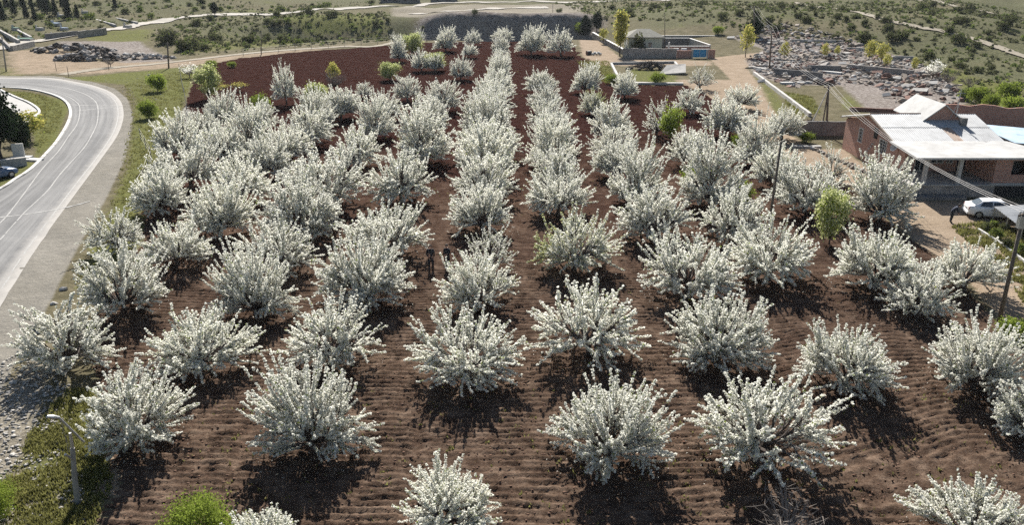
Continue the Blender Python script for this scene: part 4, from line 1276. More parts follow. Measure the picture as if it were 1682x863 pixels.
mb = MB().box((46.9, 66.9, .5), (.35, .35, 1.1)); hb(mb, 'garage_post', M['concrete'])
mb = MB().box((46.0, 70.2, 2.3), (.25, 5.5, 2.3)); hb(mb, 'wall', M['brick'])

# roof: corrugated sheets laid side by side, each its own
def corr_sheet(x0, x1, ya, za, yb, zb, mat, lift=0.0, thick=.012, pitch=.19, amp=.022, name='roof_sheet'):
    n = max(2, int((x1 - x0) / pitch * 2)); V = []; 
    for j in range(n + 1):
        x = x0 + (x1 - x0) * j / n; dz = (amp if j % 2 else -amp) + lift
        V += [(x, ya, za + dz), (x, yb, zb + dz), (x, ya, za + dz - thick), (x, yb, zb + dz - thick)]
    F = []
    for j in range(n):
        a = j * 4; b = a + 4
        F += [(a, b, b + 1, a + 1), (a + 2, a + 3, b + 3, b + 2), (a, a + 2, b + 2, b), (a + 1, b + 1, b + 3, a + 3)]
    F += [(0, 1, 3, 2), (n * 4, n * 4 + 2, n * 4 + 3, n * 4 + 1)]
    mb = MB().add(V, F); return mb


rx0, rx1 = 35.45, 45.75; ns = 11; sw = (rx1 - rx0) / ns
for k in range(ns):
    for a, b, lf in ((hy0 - .35, 76.2, .0), (76.0, hyr + .05, .035)):
        za = ze + (zr_ - ze) * (a - hy0) / (hyr - hy0); zb = ze + (zr_ - ze) * (b - hy0) / (hyr - hy0)
        mat = M['sheet_rusty'] if (k == 6 and lf == 0) else M['sheet_zinc']
        o = hb(corr_sheet(rx0 + k * sw + .01, rx0 + (k + 1) * sw + .05, a, za + .05, b, zb + .05, mat, lf + (.008 if k % 2 else 0)), 'roof_sheet', mat)
        if mat is M['sheet_rusty']: o['label'] = 'rusty brown roof sheet'
    hb(corr_sheet(rx0 + k * sw + .01, rx0 + (k + 1) * sw + .05, hyr - .02, zr_ + .05, hy1 + .3, ze + .05, M['sheet_zinc'], .008 if k % 2 else 0), 'roof_sheet', M['sheet_zinc'])
mb = MB().tube([(rx0, hyr, zr_ + .09), (rx1, hyr, zr_ + .09)], .07, 6); hb(mb, 'ridge_cap', M['rubble_red'])
mb = MB().slab([(rx0 - .1, hy0 - .42, ze - .02), (rx0 + .02, hy0 - .42, ze - .02), (rx0 + .02, hyr, zr_ + .02), (rx0 - .1, hyr, zr_ + .02)], .14); hb(mb, 'verge_board', M['bark_pale'])
mb = MB().slab([(rx0 - .1, hyr, zr_ + .02), (rx0 + .02, hyr, zr_ + .02), (rx0 + .02, hy1 + .35, ze), (rx0 - .1, hy1 + .35, ze)], .14); hb(mb, 'verge_board', M['bark_pale'])
# white concrete porch slab, sloping down a little to the front
mb = MB().slab([(34.5, 66.55, 3.62), (47.6, 66.55, 3.62), (45.6, 72.75, 3.68), (34.9, 72.75, 3.68)], .17); hb(mb, 'porch_roof', M['slab_white'])
# white dormer over the ridge with a brick gable
dx0, dx1, dyA, dyB = 40.2, 43.6, 77.6, 83.5; dzb, dzt = 4.55, 6.15; dxm = (dx0 + dx1) / 2
mb = MB().add([(dx0, dyA, dzb - .5), (dx1, dyA, dzb - .5), (dx1, dyA, dzb + .25), (dxm, dyA, dzt), (dx0, dyA, dzb + .25), (dx0, dyB, dzb - .5), (dx1, dyB, dzb - .5), (dx1, dyB, dzb + .25), (dxm, dyB, dzt), (dx0, dyB, dzb + .25)],
              [(0, 1, 2, 3, 4), (9, 8, 7, 6, 5), (0, 4, 9, 5), (1, 6, 7, 2)]); hb(mb, 'dormer', M['brick'])
mb = MB().slab([(dx0 - .4, dyA - .3, dzb + .02), (dxm, dyA - .3, dzt + .08), (dxm, dyB, dzt + .08), (dx0 - .4, dyB, dzb + .02)], .09); hb(mb, 'dormer_roof', M['slab_white'])
mb = MB().slab([(dxm, dyA - .3, dzt + .08), (dx1 + .4, dyA - .3, dzb + .02), (dx1 + .4, dyB, dzb + .02), (dxm, dyB, dzt + .08)], .09); hb(mb, 'dormer_roof', M['slab_white'])
mb = MB().tube([(43.1, 77.4, 5.0), (43.1, 77.4, 7.6)], .035, 6).tube([(42.6, 77.4, 4.9), (43.1, 77.4, 6.6)], .02, 4).tube([(42.5, 77.4, 7.3), (43.6, 77.4, 7.3)], .02, 4); hb(mb, 'aerial', M['grey_metal'])
mb = MB().box((43.4, 76.5, 4.75), (.55, .5, .7)); hb(mb, 'chimney', M['concrete_dark'])
# climbing row of lighter bricks up the gable wall
for k in range(6):
    mb = MB().box((hx0 - .05, 79.9 - .33 * k, .55 + .32 * k), (.12, .34, .13)); hb(mb, 'wall_step', M['rubble_white'])

# satellite dish on the front corner
d = empty('satellite_dish', (35.5, 73.1, 3.0), 0, 'white satellite dish fixed to the corner of the brick house', 'satellite dish')
mb = MB(); n = 14
vs = [(0, 0, -.08)] + [(.36 * math.cos(k * 6.283 / n), .36 * math.sin(k * 6.283 / n), .02) for k in range(n)]
mb.add(vs, [(0, k + 1, (k + 1) % n + 1) for k in range(n)] + [(0, (k + 1) % n + 1, k + 1) for k in range(0)])
o = mb.build('dish', M['white_paint'], d); o.rotation_euler = (R(60), 0, R(-60))
MB().tube([(0, 0, 0), (.25, .05, -.1)], .03, 5).tube([(0, 0, 0), (-.25, -.3, .15)], .012, 4).build('arm', M['grey_metal'], d)

# walls round the house
def wall_thing(name, a, b, hh, t, mat, label, cat='wall', coping=None, z=None, group=None):
    a = Vector(a); b = Vector(b); L = (b - a).length; z0 = min(float(h(a.x, a.y)), float(h(b.x, b.y))) if z is None else z
    e = empty(name, ((a.x + b.x) / 2, (a.y + b.y) / 2, z0), math.atan2(b.y - a.y, b.x - a.x), label, cat, group)
    n = max(2, int(L / 1.2)); rg = random.Random(int(L * 100)); m = MB()
    # slightly uneven top and faces
    zs_ = [hh * (1 + rg.uniform(-.05, .05) * (0 if coping else 1)) for _ in range(n + 1)]
    for k in range(n):
        x0 = -L / 2 + L * k / n; x1 = x0 + L / n; o_ = 0
        m.add([(x0, -t / 2, -.3), (x1, -t / 2, -.3), (x1, t / 2, -.3), (x0, t / 2, -.3), (x0, -t / 2, zs_[k]), (x1, -t / 2, zs_[k + 1]), (x1, t / 2, zs_[k + 1]), (x0, t / 2, zs_[k])],
              [(4, 5, 6, 7), (0, 1, 5, 4), (2, 3, 7, 6)] + ([(3, 0, 4, 7)] if k == 0 else []) + ([(1, 2, 6, 5)] if k == n - 1 else []))
    m.build('masonry', M[mat], e)
    if coping:
        q = MB(); nn = max(1, int(L / 2.0))
        for k in range(nn):
            MB().box((-L / 2 + L * (k + .5) / nn, 0, hh + .06), (L / nn - .03, t + .12, .13)).build('coping', M[coping], e)
    return e


wall_thing('brick_wall', (44.6, 90.5, 0), (57.5, 83.5, 0), 3.2, .25, 'brick', 'long dark brick wall running right behind the house roof', z=1.2)
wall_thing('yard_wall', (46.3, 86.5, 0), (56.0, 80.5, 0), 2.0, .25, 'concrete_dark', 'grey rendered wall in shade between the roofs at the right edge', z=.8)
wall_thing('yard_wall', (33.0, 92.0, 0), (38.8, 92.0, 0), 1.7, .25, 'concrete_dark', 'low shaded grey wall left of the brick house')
wall_thing('brick_wall', (37.6, 88.3, 0), (41.0, 88.3, 0), 2.9, .25, 'brick', 'dark red brick wall stub behind the left end of the house')
wall_thing('concrete_wall', (56.5, 83.2, 0), (60.5, 76, 0), 2.2, .25, 'concrete', 'pale wall section at the right picture edge behind the blue roof')
# blue lean-to roof at the right edge
e = empty('shed', (52, 76, 0), 0, 'shed with a pale blue metal roof at the right picture edge', 'shed')
mb = MB().slab([(47.6, 74.6, 3.1), (56.5, 71.6, 2.9), (58.0, 75.6, 3.5), (46.6, 80.6, 3.75)], .06); mb.v = [(v[0] - 52, v[1] - 76, v[2]) for v in mb.v]; mb.build('roof', M['sheet_blue'], e)
mb = MB().box((52.5, 76.3, 1.4), (7.0, 2.6, 3.0), R(-22)); mb.v = [(v[0] - 52, v[1] - 76, v[2]) for v in mb.v]; mb.build('wall', M['concrete_dark'], e)

# rough stone edging and heaps by the gable wall
e = empty('stone_edging', (33.5, 77, 0), 0, 'line of rough stones along the yard below the gable wall', 'stones')
rg = random.Random(5)
for k in range(46):
    t = k / 45; x = 34.9 + (33.6 - 34.9) * t + rg.uniform(-.25, .25) - 1.0 * t; y = 70.5 + 15 * t + rg.uniform(-.2, .2)
    s = rg.uniform(.3, .6); MB().rock((x - 33.5, y - 77, s * .2), (s * 1.3, s, s * .8), rg.uniform(0, 3), rg=rg).build('stone', M['rubble'] if rg.random() < .7 else M['rubble_white'], e)


def heap(name, c, n, rx, ry, rz_, s0, s1, mats, label, cat='heap', seed=1, sticks=0):
    rg = random.Random(seed); e = empty(name, c, 0, label, cat); m = MB()
    for k in range(n):
        a = rg.uniform(0, 6.28); r_ = rg.random() ** .6; x = math.cos(a) * rx * r_; y = math.sin(a) * ry * r_
        z = rz_ * (1 - r_ ** 1.6) * rg.uniform(.7, 1.05); s = rg.uniform(s0, s1)
        m.rock((x, y, z), (s * 1.3, s, s * .8), rg.uniform(0, 3), rg.randrange(len(mats)), rg)
    for k in range(sticks):
        a = rg.uniform(0, 6.28); r_ = rg.random(); x = math.cos(a) * rx * r_; y = math.sin(a) * ry * r_; z = rz_ * (1 - r_ ** 1.5)
        d = Vector((rg.gauss(0, 1), rg.gauss(0, 1), rg.uniform(-.1, .6))).normalized() * rg.uniform(.5, 1.2)
        m.tube([(x - d.x / 2, y - d.y / 2, z), (x + d.x / 2, y + d.y / 2, z + .15 + d.z)], [.03, .012], 3, rg.randrange(len(mats)), cap=False)
    m.build('heaped_pieces', [M[q] for q in mats], e, kind='stuff'); return e


heap('brush_heap', P(1330, 218, 0), 60, 1.9, 1.6, 1.2, .2, .5, ['branch_heap', 'rubble'], 'heap of dark brush and stones left of the brick house', seed=3, sticks=260)
heap('brush_heap', P(1068, 114, 0), 60, 4.5, 1.6, 1.1, .3, .8, ['branch_heap'], 'heap of dark cut branches inside the old foundation', seed=4, sticks=420)
wall_thing('stone_ledge', tuple(P(1300, 243, 0)), tuple(P(1348, 243, 0)), .25, .5, 'rubble_white', 'low pale stone ledge beside the yard left of the house', 'ledge')

# garden at the right edge: corrugated canopy on posts, bed kerb
c0, c1, c2, c3 = PY(1632, 339, 60.5), PY(1790, 330, 60.5), PY(1790, 400, 55.0), PY(1677, 373, 55.6)
e = empty('canopy', (c0.x + 2, 58, 0), 0, 'white corrugated metal canopy in front of the white car at the right edge', 'canopy')
off = Vector((c0.x + 2, 58, 0))
n = 26; V = []
for j in range(n + 1):
    t = j / n; a = c0.lerp(c3, t); b = c1.lerp(c2, t); dz = .03 if j % 2 else -.03
    for p in (a, b): V.append((p.x - off.x, p.y - off.y, p.z + dz)); V.append((p.x - off.x, p.y - off.y, p.z + dz - .02))
F = []
for j in range(n):
    a = j * 4; F += [(a, a + 2, a + 6, a + 4), (a + 1, a + 5, a + 7, a + 3), (a, a + 4, a + 5, a + 1)]
MB().add(V, F).build('roof_sheet', M['sheet_zinc'], e)
for p in (c0, c3, c0.lerp(c3, .5)):
    zt = p.z - .05; MB().tube([(p.x + .15 - off.x, p.y - off.y, 0), (p.x + .15 - off.x, p.y - off.y, zt)], .05, 6).build('post', M['grey_metal'], e)
kb = [P(1606, 379, 0), P(1640, 400, 0), P(1668, 421, 0), P(1700, 446, 0)]
kk = resample([Vector((p.x, p.y)) for p in kb], 13)
kerb_piece_row('garden_kerb', kk, .16, .2, 'low pale kerb edging the planted bed by the canopy')
for i, (u, v, w, l) in enumerate(((1618, 378, 18, 'small dark plant in the bed nearest the white car'), (1635, 392, 20, 'leafy plant in the middle of the bed by the canopy'), (1655, 408, 22, 'dark shrub in the bed behind the pale kerb'), (1676, 420, 24, 'shrub at the lower end of the bed by the right pole'), (1650, 378, 16, 'yellowish plant under the edge of the canopy'), (1630, 372, 14, 'small plant between the car and the canopy'))):
    put('bush', DARKB if i % 2 == 0 else GRNB, u, v, w, 2.2, l, 'bush', hk=1.2)

# ================================================================ pale house and its yard, far end
e = empty('pale_house', (27.3, 171.5, 0), 0, 'small pale green house with grey hipped roof at the far end of the orchard', 'house')
X0, X1, Y0, Y1, zb, zt = -3.5, 3.35, -3.2, 3.4, .6, 3.75
ops = [(-1.15, .05, 1.7, 2.75), (.45, 1.3, 1.7, 2.75)]
m = MB(); px_ = X0
for a, b, z0, z1 in ops:
    m.box(((px_ + a) / 2, Y0, (zb + zt) / 2), (a - px_, .25, zt - zb)); px_ = b
    m.box(((a + b) / 2, Y0, (zb + z0) / 2), (b - a, .25, z0 - zb)).box(((a + b) / 2, Y0, (z1 + zt) / 2), (b - a, .25, zt - z1))
m.box(((px_ + X1) / 2, Y0, (zb + zt) / 2), (X1 - px_, .25, zt - zb)); m.build('wall', M['plaster_pale'], e)
MB().box((X0 + .13, (Y0 + Y1) / 2 + .13, (zb + zt) / 2), (.25, Y1 - Y0, zt - zb)).build('wall', M['plaster_pale'], e)
MB().box((X1 - .13, (Y0 + Y1) / 2 + .13, (zb + zt) / 2), (.25, Y1 - Y0, zt - zb)).build('wall', M['plaster_pale'], e)
MB().box((0, Y1, (zb + zt) / 2), (X1 - X0, .25, zt - zb)).build('wall', M['plaster_pale'], e)
for i, (a, b, z0, z1) in enumerate(ops):
    w_ = MB().box(((a + b) / 2, Y0 - .08, z0), (b - a + .2, .12, .10)).box(((a + b) / 2, Y0 - .08, z1), (b - a + .2, .12, .10)).box((a, Y0 - .08, (z0 + z1) / 2), (.1, .12, z1 - z0 - .1)).box((b, Y0 - .08, (z0 + z1) / 2), (.1, .12, z1 - z0 - .1)).build('window', M['white_paint'], e)
    MB().box(((a + b) / 2, Y0, (z0 + z1) / 2), (b - a - .1, .04, z1 - z0 - .1)).build('pane', M['rubble_white'] if i == 0 else M['glass'], w_)
MB().box((X0 - .02, -1.0, 2.2), (.06, .7, 1.6)).build('side_window', M['glass'], e)
rv = [(X0 - .5, Y0 - .5, zt), (X1 + .5, Y0 - .5, zt), (X1 + .5, Y1 + .5, zt), (X0 - .5, Y1 + .5, zt), (X0 + 2.2, 0, zt + 1.35), (X1 - 2.2, 0, zt + 1.35)]
MB().add(rv + [(x, y, z - .16) for x, y, z in rv[:4]], [(0, 1, 5, 4), (1, 2, 5), (2, 3, 4, 5), (3, 0, 4), (0, 6, 7, 1), (1, 7, 8, 2), (2, 8, 9, 3), (3, 9, 6, 0), (9, 8, 7, 6)]).build('roof', M['roof_grey'], e)
MB().box((0, 0, .25), (7.4, 7.2, .8)).build('plinth', M['stone_wall'], e)
put('bush', DARKB, 1048, 88, 22, 2.2, 'dark leafless shrub in front of the pale house wall', 'bush', hk=2.2, z=.5, k=2)
wall_thing('stone_wall', (22.2, 164.5, 0), (33.0, 164.5, 0), 1.9, .4, 'stone_wall', 'rough dark stone terrace wall in front of the pale house')
wall_thing('brick_wall', (33.1, 164.6, 0), (36.0, 164.6, 0), 1.5, .3, 'brick', 'low brick wall between the stone terrace wall and the blue gate')
wall_thing('boundary_wall', (20.2, 207.0, 0), (23.2, 168.0, 0), 1.0, .35, 'concrete_dark', 'white topped wall running up the slope beside the pale house', coping='white_paint', z=.1)
wall_thing('pool_wall', (31.5, 184, 0), (39.5, 184, 0), 1.9, .3, 'concrete_dark', 'back wall of the white rimmed empty basin', coping='white_paint')
wall_thing('pool_wall', (39.6, 183.8, 0), (41.0, 170.3, 0), 1.9, .3, 'concrete', 'right wall of the white rimmed empty basin', coping='white_paint')
wall_thing('pool_wall', (31.8, 170, 0), (40.8, 170, 0), 1.7, .3, 'brick', 'front brick wall of the white rimmed empty basin', coping='white_paint')
wall_thing('boundary_wall', (32, 196, 0), (53, 196, 0), .9, .35, 'concrete_dark', 'long low white topped wall behind the empty basin', coping='white_paint')
wall_thing('white_post', (31.6, 166.6, 0), (31.9, 166.6, 0), 2.4, .3, 'white_paint', 'white gate post beside the pale house', 'post', z=.5)
for x, l in ((33.4, 'left white water tank in the pale house yard'), (35.0, 'right white water tank in the pale house yard')):
    e = empty('water_tank', (x, 167.3, 0.6), 0, l, 'tank'); MB().tube([(-.55, 0, .55), (-.5, 0, .55), (.5, 0, .55), (.55, 0, .55)], [.35, .5, .5, .35], 12).build('tank', M['white_paint'], e); MB().box((-.35, 0, .0), (.1, .8, .5)).box((.35, 0, 0), (.1, .8, .5)).build('stand', M['concrete'], e)
    MB().box((0, 0, -.4), (1.3, 1.2, .7)).build('base_block', M['concrete'], e)
g = empty('blue_gate', (37.6, 164.3, 0), 0, 'bright blue metal gate beside the terrace wall of the pale house', 'gate')
for x in (-1.3, 0.02): 
    q = MB().box((x + .63, 0, .95), (1.24, .06, 1.5)); q.build('gate_leaf', M['blue_paint'], g)
    MB().box((x + .63, -.05, .5), (1.2, .04, .06)).box((x + .63, -.05, 1.4), (1.2, .04, .06)).build('gate_bar', M['blue_paint'], g)
MB().box((.1, 0, 1.78), (3.6, .3, .12)).build('lintel', M['white_paint'], g)
for x in (-1.5, 1.55): MB().box((x, 0, .85), (.28, .3, 1.75)).build('gate_post', M['concrete'], g)
MB().box((2.4, 0, .85), (1.3, .3, 1.7)).build('pier', M['brick'], g)
# animals / drum on the path
for (u, v, mt, l, nm) in ((967, 90, 'black_metal', 'dark open metal drum lying on the path left of the pale house', 'drum'),):
    p = P(u, v, 0); e = empty(nm, p, .4, l, 'drum')
    MB().tube([(-.5, 0, .42), (.5, 0, .42)], .42, 14).build('barrel', M[mt], e); MB().tube([(-.52, 0, .42), (-.46, 0, .42)], .45, 14).tube([(.46, 0, .42), (.52, 0, .42)], .45, 14).build('rim', M['rubble_red'], e)
p = P(980, 90.5, 0); e = empty('fertiliser_sacks', p, 0, 'pile of pale pink sacks on the path beside the dark drum', 'sacks')
for k in range(5):
    m = MB(); m.rock((-.7 + .35 * k, .1 * (k % 2), .28 + .2 * (k % 2)), (1.0, .7, .55), k * .7, rg=rnd, flat=.12); m.build('sack', M['white_paint'], e)
# old foundation
f0, f1, f2, f3 = P(1004, 106, 0), P(1108, 104, 0), P(1118, 116, 0), P(1016, 130, 0)
wall_thing('foundation_wall', tuple(f0), tuple(f1), .55, .4, 'concrete', 'back wall of the old roofless foundation', z=-.1)
wall_thing('foundation_wall', tuple(f0), tuple(f3), .45, .4, 'rubble_white', 'left white wall of the old roofless foundation', z=-.1)
wall_thing('foundation_wall', tuple(f1), tuple(f2), .5, .4, 'rubble_white', 'right wall of the old roofless foundation', z=-.1)
wall_thing('foundation_wall', tuple(P(1042, 138, 0)), tuple(P(1122, 139, 0)), .35, .8, 'rubble_white', 'pale stone ledge along the front of the old foundation', z=-.05)
e = empty('concrete_slab', P(1106, 121, 0), 0, 'tilted concrete slab lying on the edge of the old foundation', 'slab')
MB().slab([(-2.8, -1.2, .05), (1.8, -1.8, .5), (2.4, 1.7, 1.5), (-.9, 1.7, 1.3)], .22).build('slab', M['concrete'], e)

# ================================================================ rubble field
RUB = [(1232, 66), (1290, 62), (1420, 80), (1500, 102), (1560, 137), (1600, 165), (1535, 178), (1470, 170), (1440, 140), (1330, 138), (1300, 146), (1240, 118), (1225, 100), (1255, 84)]
rubw = np.array(poly_world(RUB))
rg = random.Random(77)
mats3 = [M['rubble'], M['rubble_white'], M['rubble_red'], M['stone_wall'], M['concrete']]
m = MB(); n = 0
while n < 3600:
    x = rg.uniform(*[f(rubw[:, 0]) for f in (min, max)]); y = rg.uniform(*[f(rubw[:, 1]) for f in (min, max)])
    if sdist(np.array([x]), np.array([y]), rubw)[0] < 0: continue
    red = wav(x, y, 18, 0, 2); hp = float(wav(x, y, 13, 0, 3))
    if hp < -.25 and rg.random() < .75: continue
    s = (.12 + .85 * rg.random() ** 2.6) * (1 + .5 * wav(x, y, 9, 0, 2)); z = float(h(x, y)) + max(0, 1.3 * hp) * rg.random()
    k = 2 if red > .35 and rg.random() < .7 else rg.choice((0, 0, 3, 3, 1, 2))
    if rg.random() < .35: m.box((x, y, z + s * .1), (s * rg.uniform(1, 3), s * rg.uniform(.6, 1.2), s * .3), rg.uniform(0, 3), k, rg.uniform(-.4, .4), rg.uniform(-.4, .4))
    else: m.rock((x, y, z + s * .15), (s * 1.4, s, s * .8), rg.uniform(0, 3), k, rg)
    n += 1
tag(m.build('rubble', mats3), 'broken bricks, stones and plaster strewn over the demolished site', 'rubble', kind='stuff')
# bigger slabs one can tell apart
slabs = [(1383, 107, 13, 'broken white slab in the upper middle of the rubble', 1), (1345, 76, 10, 'white block at the top of the rubble', 1), (1330, 70, 8, 'bright white lump at the upper left of the rubble', 1), (1352, 86, 14, 'long pale beam tilted in the rubble heap', 1),
         (1300, 92, 12, 'grey slab at the left of the rubble', 0), (1420, 108, 14, 'flat grey slab right of the yellow saplings', 0), (1440, 122, 16, 'red brown slab near the wall ruins', 2), (1470, 132, 18, 'long pale slab sloping down to the right', 1),
         (1490, 145, 22, 'long concrete beam lying above the house roof', 4), (1510, 152, 24, 'pale concrete panel behind the white dormer', 4), (1475, 150, 16, 'pinkish slab lying in the right rubble', 2), (1530, 140, 20, 'pale plank like slab at the right rubble edge', 1),
         (1548, 153, 18, 'white plaster slab just behind the dormer roof', 1), (1580, 165, 18, 'grey slab at the start of the long brick wall', 4), (1400, 134, 12, 'white block at the edge of the grassy clearing', 1), (1455, 160, 14, 'slim pale beam at the right of the clearing', 1),
         (1245, 118, 10, 'white broken pipe like block left of the dark slope', 1), (1250, 137, 12, 'white stone block below the dark roof panel', 1), (1270, 100, 12, 'dark grey block at the front left of the rubble', 3), (1330, 110, 12, 'reddish slab beside the grey panel', 2),
         (1215, 62, 14, 'flat concrete slab at the left end of the rubble', 0), (1200, 64, 12, 'pale slab beside the dirt track', 1), (1500, 128, 16, 'dark red slab below the white flowering bush', 2), (1410, 92, 12, 'grey slab in front of the low white wall', 0)]
for u, v, w, l, k in slabs:
    p = P(u, v); s = w * mpp(p); e = empty('broken_slab', p + Vector((0, 0, .25)), rg.uniform(-.7, .5), l, 'slab')
    mbx = MB(); a, b = s * .5, s * .22
    q = [(-a, -b * rg.uniform(.7, 1.2), 0), (a * rg.uniform(.7, 1.1), -b, .1), (a, b * rg.uniform(.8, 1.4), .45), (-a * rg.uniform(.7, 1), b, .3)]
    mbx.slab(q, .22).build('slab', mats3[k], e)
wall_thing('ruined_wall', tuple(P(1270, 124)), tuple(P(1350, 132)), 1.25, .3, 'concrete_dark', 'dark grey ruined wall at the left of the rubble')
wall_thing('ruined_wall', tuple(P(1325, 117)), tuple(P(1380, 118)), 1.1, .3, 'concrete_dark', 'grey ruined wall in the middle of the rubble')
wall_thing('pale_ledge', tuple(P(1282, 138)), tuple(P(1333, 137)), .3, .7, 'white_paint', 'bright white strip below the dark ruined wall', 'ledge')
wall_thing('pale_ledge', tuple(P(1333, 117.5)), tuple(P(1382, 122)), .35, .8, 'white_paint', 'bright white strip in the middle of the rubble', 'ledge')
wall_thing('ruined_wall', tuple(P(1385, 112)), tuple(P(1500, 124)), .9, .5, 'stone_wall', 'long low dark stone wall crossing the rubble')
wall_thing('low_wall', tuple(P(1238, 122)), tuple(P(1330, 192)), .5, .4, 'rubble_white', 'low broken white wall edging the dirt path down to the house')
wall_thing('low_wall', tuple(P(1300, 68)), tuple(P(1385, 69)), .5, .3, 'concrete', 'low pale wall along the top of the rubble left half')
wall_thing('low_wall', tuple(P(1390, 82)), tuple(P(1420, 83)), .6, .3, 'concrete', 'short pale wall along the back of the rubble')
wall_thing('low_wall', tuple(P(1455, 97)), tuple(P(1500, 98)), .7, .3, 'concrete', 'low wall at the back right of the rubble, casting a dark shadow')
wall_thing('low_wall', tuple(P(1395, 182)), tuple(P(1500, 186)), .5, .3, 'rubble_red', 'low brick edge right behind the house ridge')
heap('earth_heap', P(120, 84), 90, 9, 3.0, 1.6, .5, 1.5, ['branch_heap', 'stone_wall'], 'dark earth heap on the open ground at the left, rear one', seed=8)
heap('earth_heap', P(150, 98), 90, 8, 2.5, 1.6, .5, 1.5, ['branch_heap', 'stone_wall'], 'dark earth heap on the open ground at the left, front one', seed=9)
heap('stone_heap', P(225, 96), 80, 8, 3.0, 1.0, .4, 1.2, ['rubble', 'stone_wall', 'rubble_white'], 'heap of grey stones and debris left of the wooden pole', seed=10)

# terraced burial ground at the upper left
for a, b, hh, mt, l in (((0, 52), (32, 72), .9, 'concrete', 'first long pale slab wall at the left edge, sloping down right'), ((26, 48), (52, 66), .9, 'concrete', 'second pale slab wall right of the first at the upper left'),
                        ((130, 62), (175, 56), 1.6, 'stone_wall', 'grey retaining wall just above the white road at the left'), ((76, 66), (128, 58), 1.5, 'concrete_dark', 'dark retaining wall above the white road left of the grey one'),
                        ((0, 66), (20, 84), .9, 'stone_wall', 'low stone wall at the far left edge above the white road'), ((184, 26), (226, 40), .7, 'concrete', 'pale wall stepping down right above the white road'),
                        ((146, 28), (190, 44), .7, 'concrete', 'thin pale wall left of the stepping wall'), ((20, 84), (56, 76), 1.2, 'stone_wall', 'stone wall below the green tomb at the left')):
    wall_thing('terrace_wall', tuple(P(*a)), tuple(P(*b)), hh, .5, mt, l)
for i, (u, v, w, mt, l) in enumerate(((26, 50, 11, 'blue_g', 'tomb with a green tiled cover at the upper left'), (42, 68, 22, 'blue_g', 'long low tomb with green edging near the white road'), (92, 42, 16, 'blue_b', 'low tomb with a pale blue cover among the conifers'), (106, 50, 12, 'blue_b', 'second pale blue covered tomb closer to the white road'),
                                      (100, 28, 10, 'white', 'small white tomb in front of the tall conifers'), (140, 22, 10, 'white', 'white tomb right of the tall conifers'), (66, 50, 12, 'white', 'grey white tomb between the slab walls and the blue tomb'), (210, 46, 12, 'white', 'pale tomb frame close to the white road'), (90, 62, 10, 'white', 'white tomb just above the white road'))):
    p = P(u, v); s = w * mpp(p); e = empty('tomb', p, rg.uniform(-.5, .3), l, 'tomb')
    mt_ = {'blue_g': simple('green_tomb_tiles', (.10, .22, .16), .7), 'blue_b': simple('blue_tomb_cover', (.26, .34, .46), .6), 'white': M['rubble_white']}[mt]
    MB().box((0, 0, .3), (s, s * .6, .7)).build('base', M['concrete'], e)
    MB().box((0, 0, .72), (s * .9, s * .5, .14)).build('cover', mt_, e)
    MB().box((-s * .42, 0, 1.1), (.14, s * .35, .7)).build('headstone', M['rubble_white'], e)

# far roadside buildings at the top
for u0, u1, v, hh, l in ((625, 690, 4, 2.2, 'long low grey shed at the top edge beside the white road'), (708, 745, 3.0, 2.2, 'short low grey shed at the top edge right of the long one')):
    a, b = P(u0, v), P(u1, v); c = (a + b) / 2; L = (b - a).length; e = empty('shed', (c.x, c.y, c.z), math.atan2(b.y - a.y, b.x - a.x), l, 'shed')
    MB().box((0, 2, hh / 2 - .2), (L, 5, hh)).build('wall', M['concrete_dark'], e); MB().box((0, 2, hh - .1), (L + .8, 5.8, .25)).build('roof', M['concrete'], e)
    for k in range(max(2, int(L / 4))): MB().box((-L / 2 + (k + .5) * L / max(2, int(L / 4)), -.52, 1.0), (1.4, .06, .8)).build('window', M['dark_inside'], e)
# ================================================================ poles and wires
def pole(base, top, r0, r1, mat, label, name='utility_pole', extra=None):
    b = Vector(base); t = Vector(top) - b
    e = empty(name, b, 0, label, 'pole')
    MB().tube([(0, 0, -.3), tuple(t * .5), tuple(t)], [r0, (r0 + r1) / 2, r1], 10).build('shaft', M[mat], e, smooth=True)
    return e, Vector(top)


def tri_top(e, t, w=1.5, dz=-.3, ang=0.0, n=3):
    ca, sa = math.cos(ang), math.sin(ang); base = e.location
    t = t - base
    a = MB().box((t.x, t.y, t.z + dz), (w, .1, .1), ang).build('crossarm', M['wood_pole'], e)
    out = []
    for k in range(n):
        s = -w / 2 + .08 + (w - .16) * k / (n - 1); p = Vector((t.x + s * ca, t.y + s * sa, t.z + dz + .05))
        MB().tube([p, p + Vector((0, 0, .10)), p + Vector((0, 0, .18))], [.03, .05, .03], 6).build('insulator', M['white_paint'], a)
        out.append(p + Vector((0, 0, .18)) + base)
    return out


pb = P(1640, 534, 0); pt = PY(1681, 352, pb.y)
eA, tA = pole(pb, pt, .13, .09, 'wood_pole', 'tall dark wooden pole at the right edge beside the dirt road')
insA = tri_top(eA, tA, 1.0, .0, R(35))
MB().box((tA.x - pb.x, tA.y - pb.y, tA.z - pb.z - .45), (.35, .3, .7)).build('fuse_box', M['grey_metal'], eA)
pb = P(1260, 392, 0); pt = PY(1283, 233, pb.y)
eB, tB = pole(pb, pt, .11, .08, 'wood_pole', 'slim dark wooden pole standing among the right hand cherry trees')
pb = P(1357, 222, 0); pt = PY(1361, 141, pb.y)
eC, tC = pole(pb, pt, .14, .10, 'wood_pole', 'braced wooden pole left of the brick house carrying the wires')
MB().tube([PY(1332, 205, pb.y + .6) - pb, PY(1359, 150, pb.y) - pb], [.08, .06], 6).build('brace', M['white_paint'], eC)
MB().tube([PY(1349, 218, pb.y) - pb, PY(1360, 150, pb.y) - pb], [.09, .07], 6).build('brace', M['wood_pole'], eC)
insC = tri_top(eC, tC, 1.6, -.1, R(35))
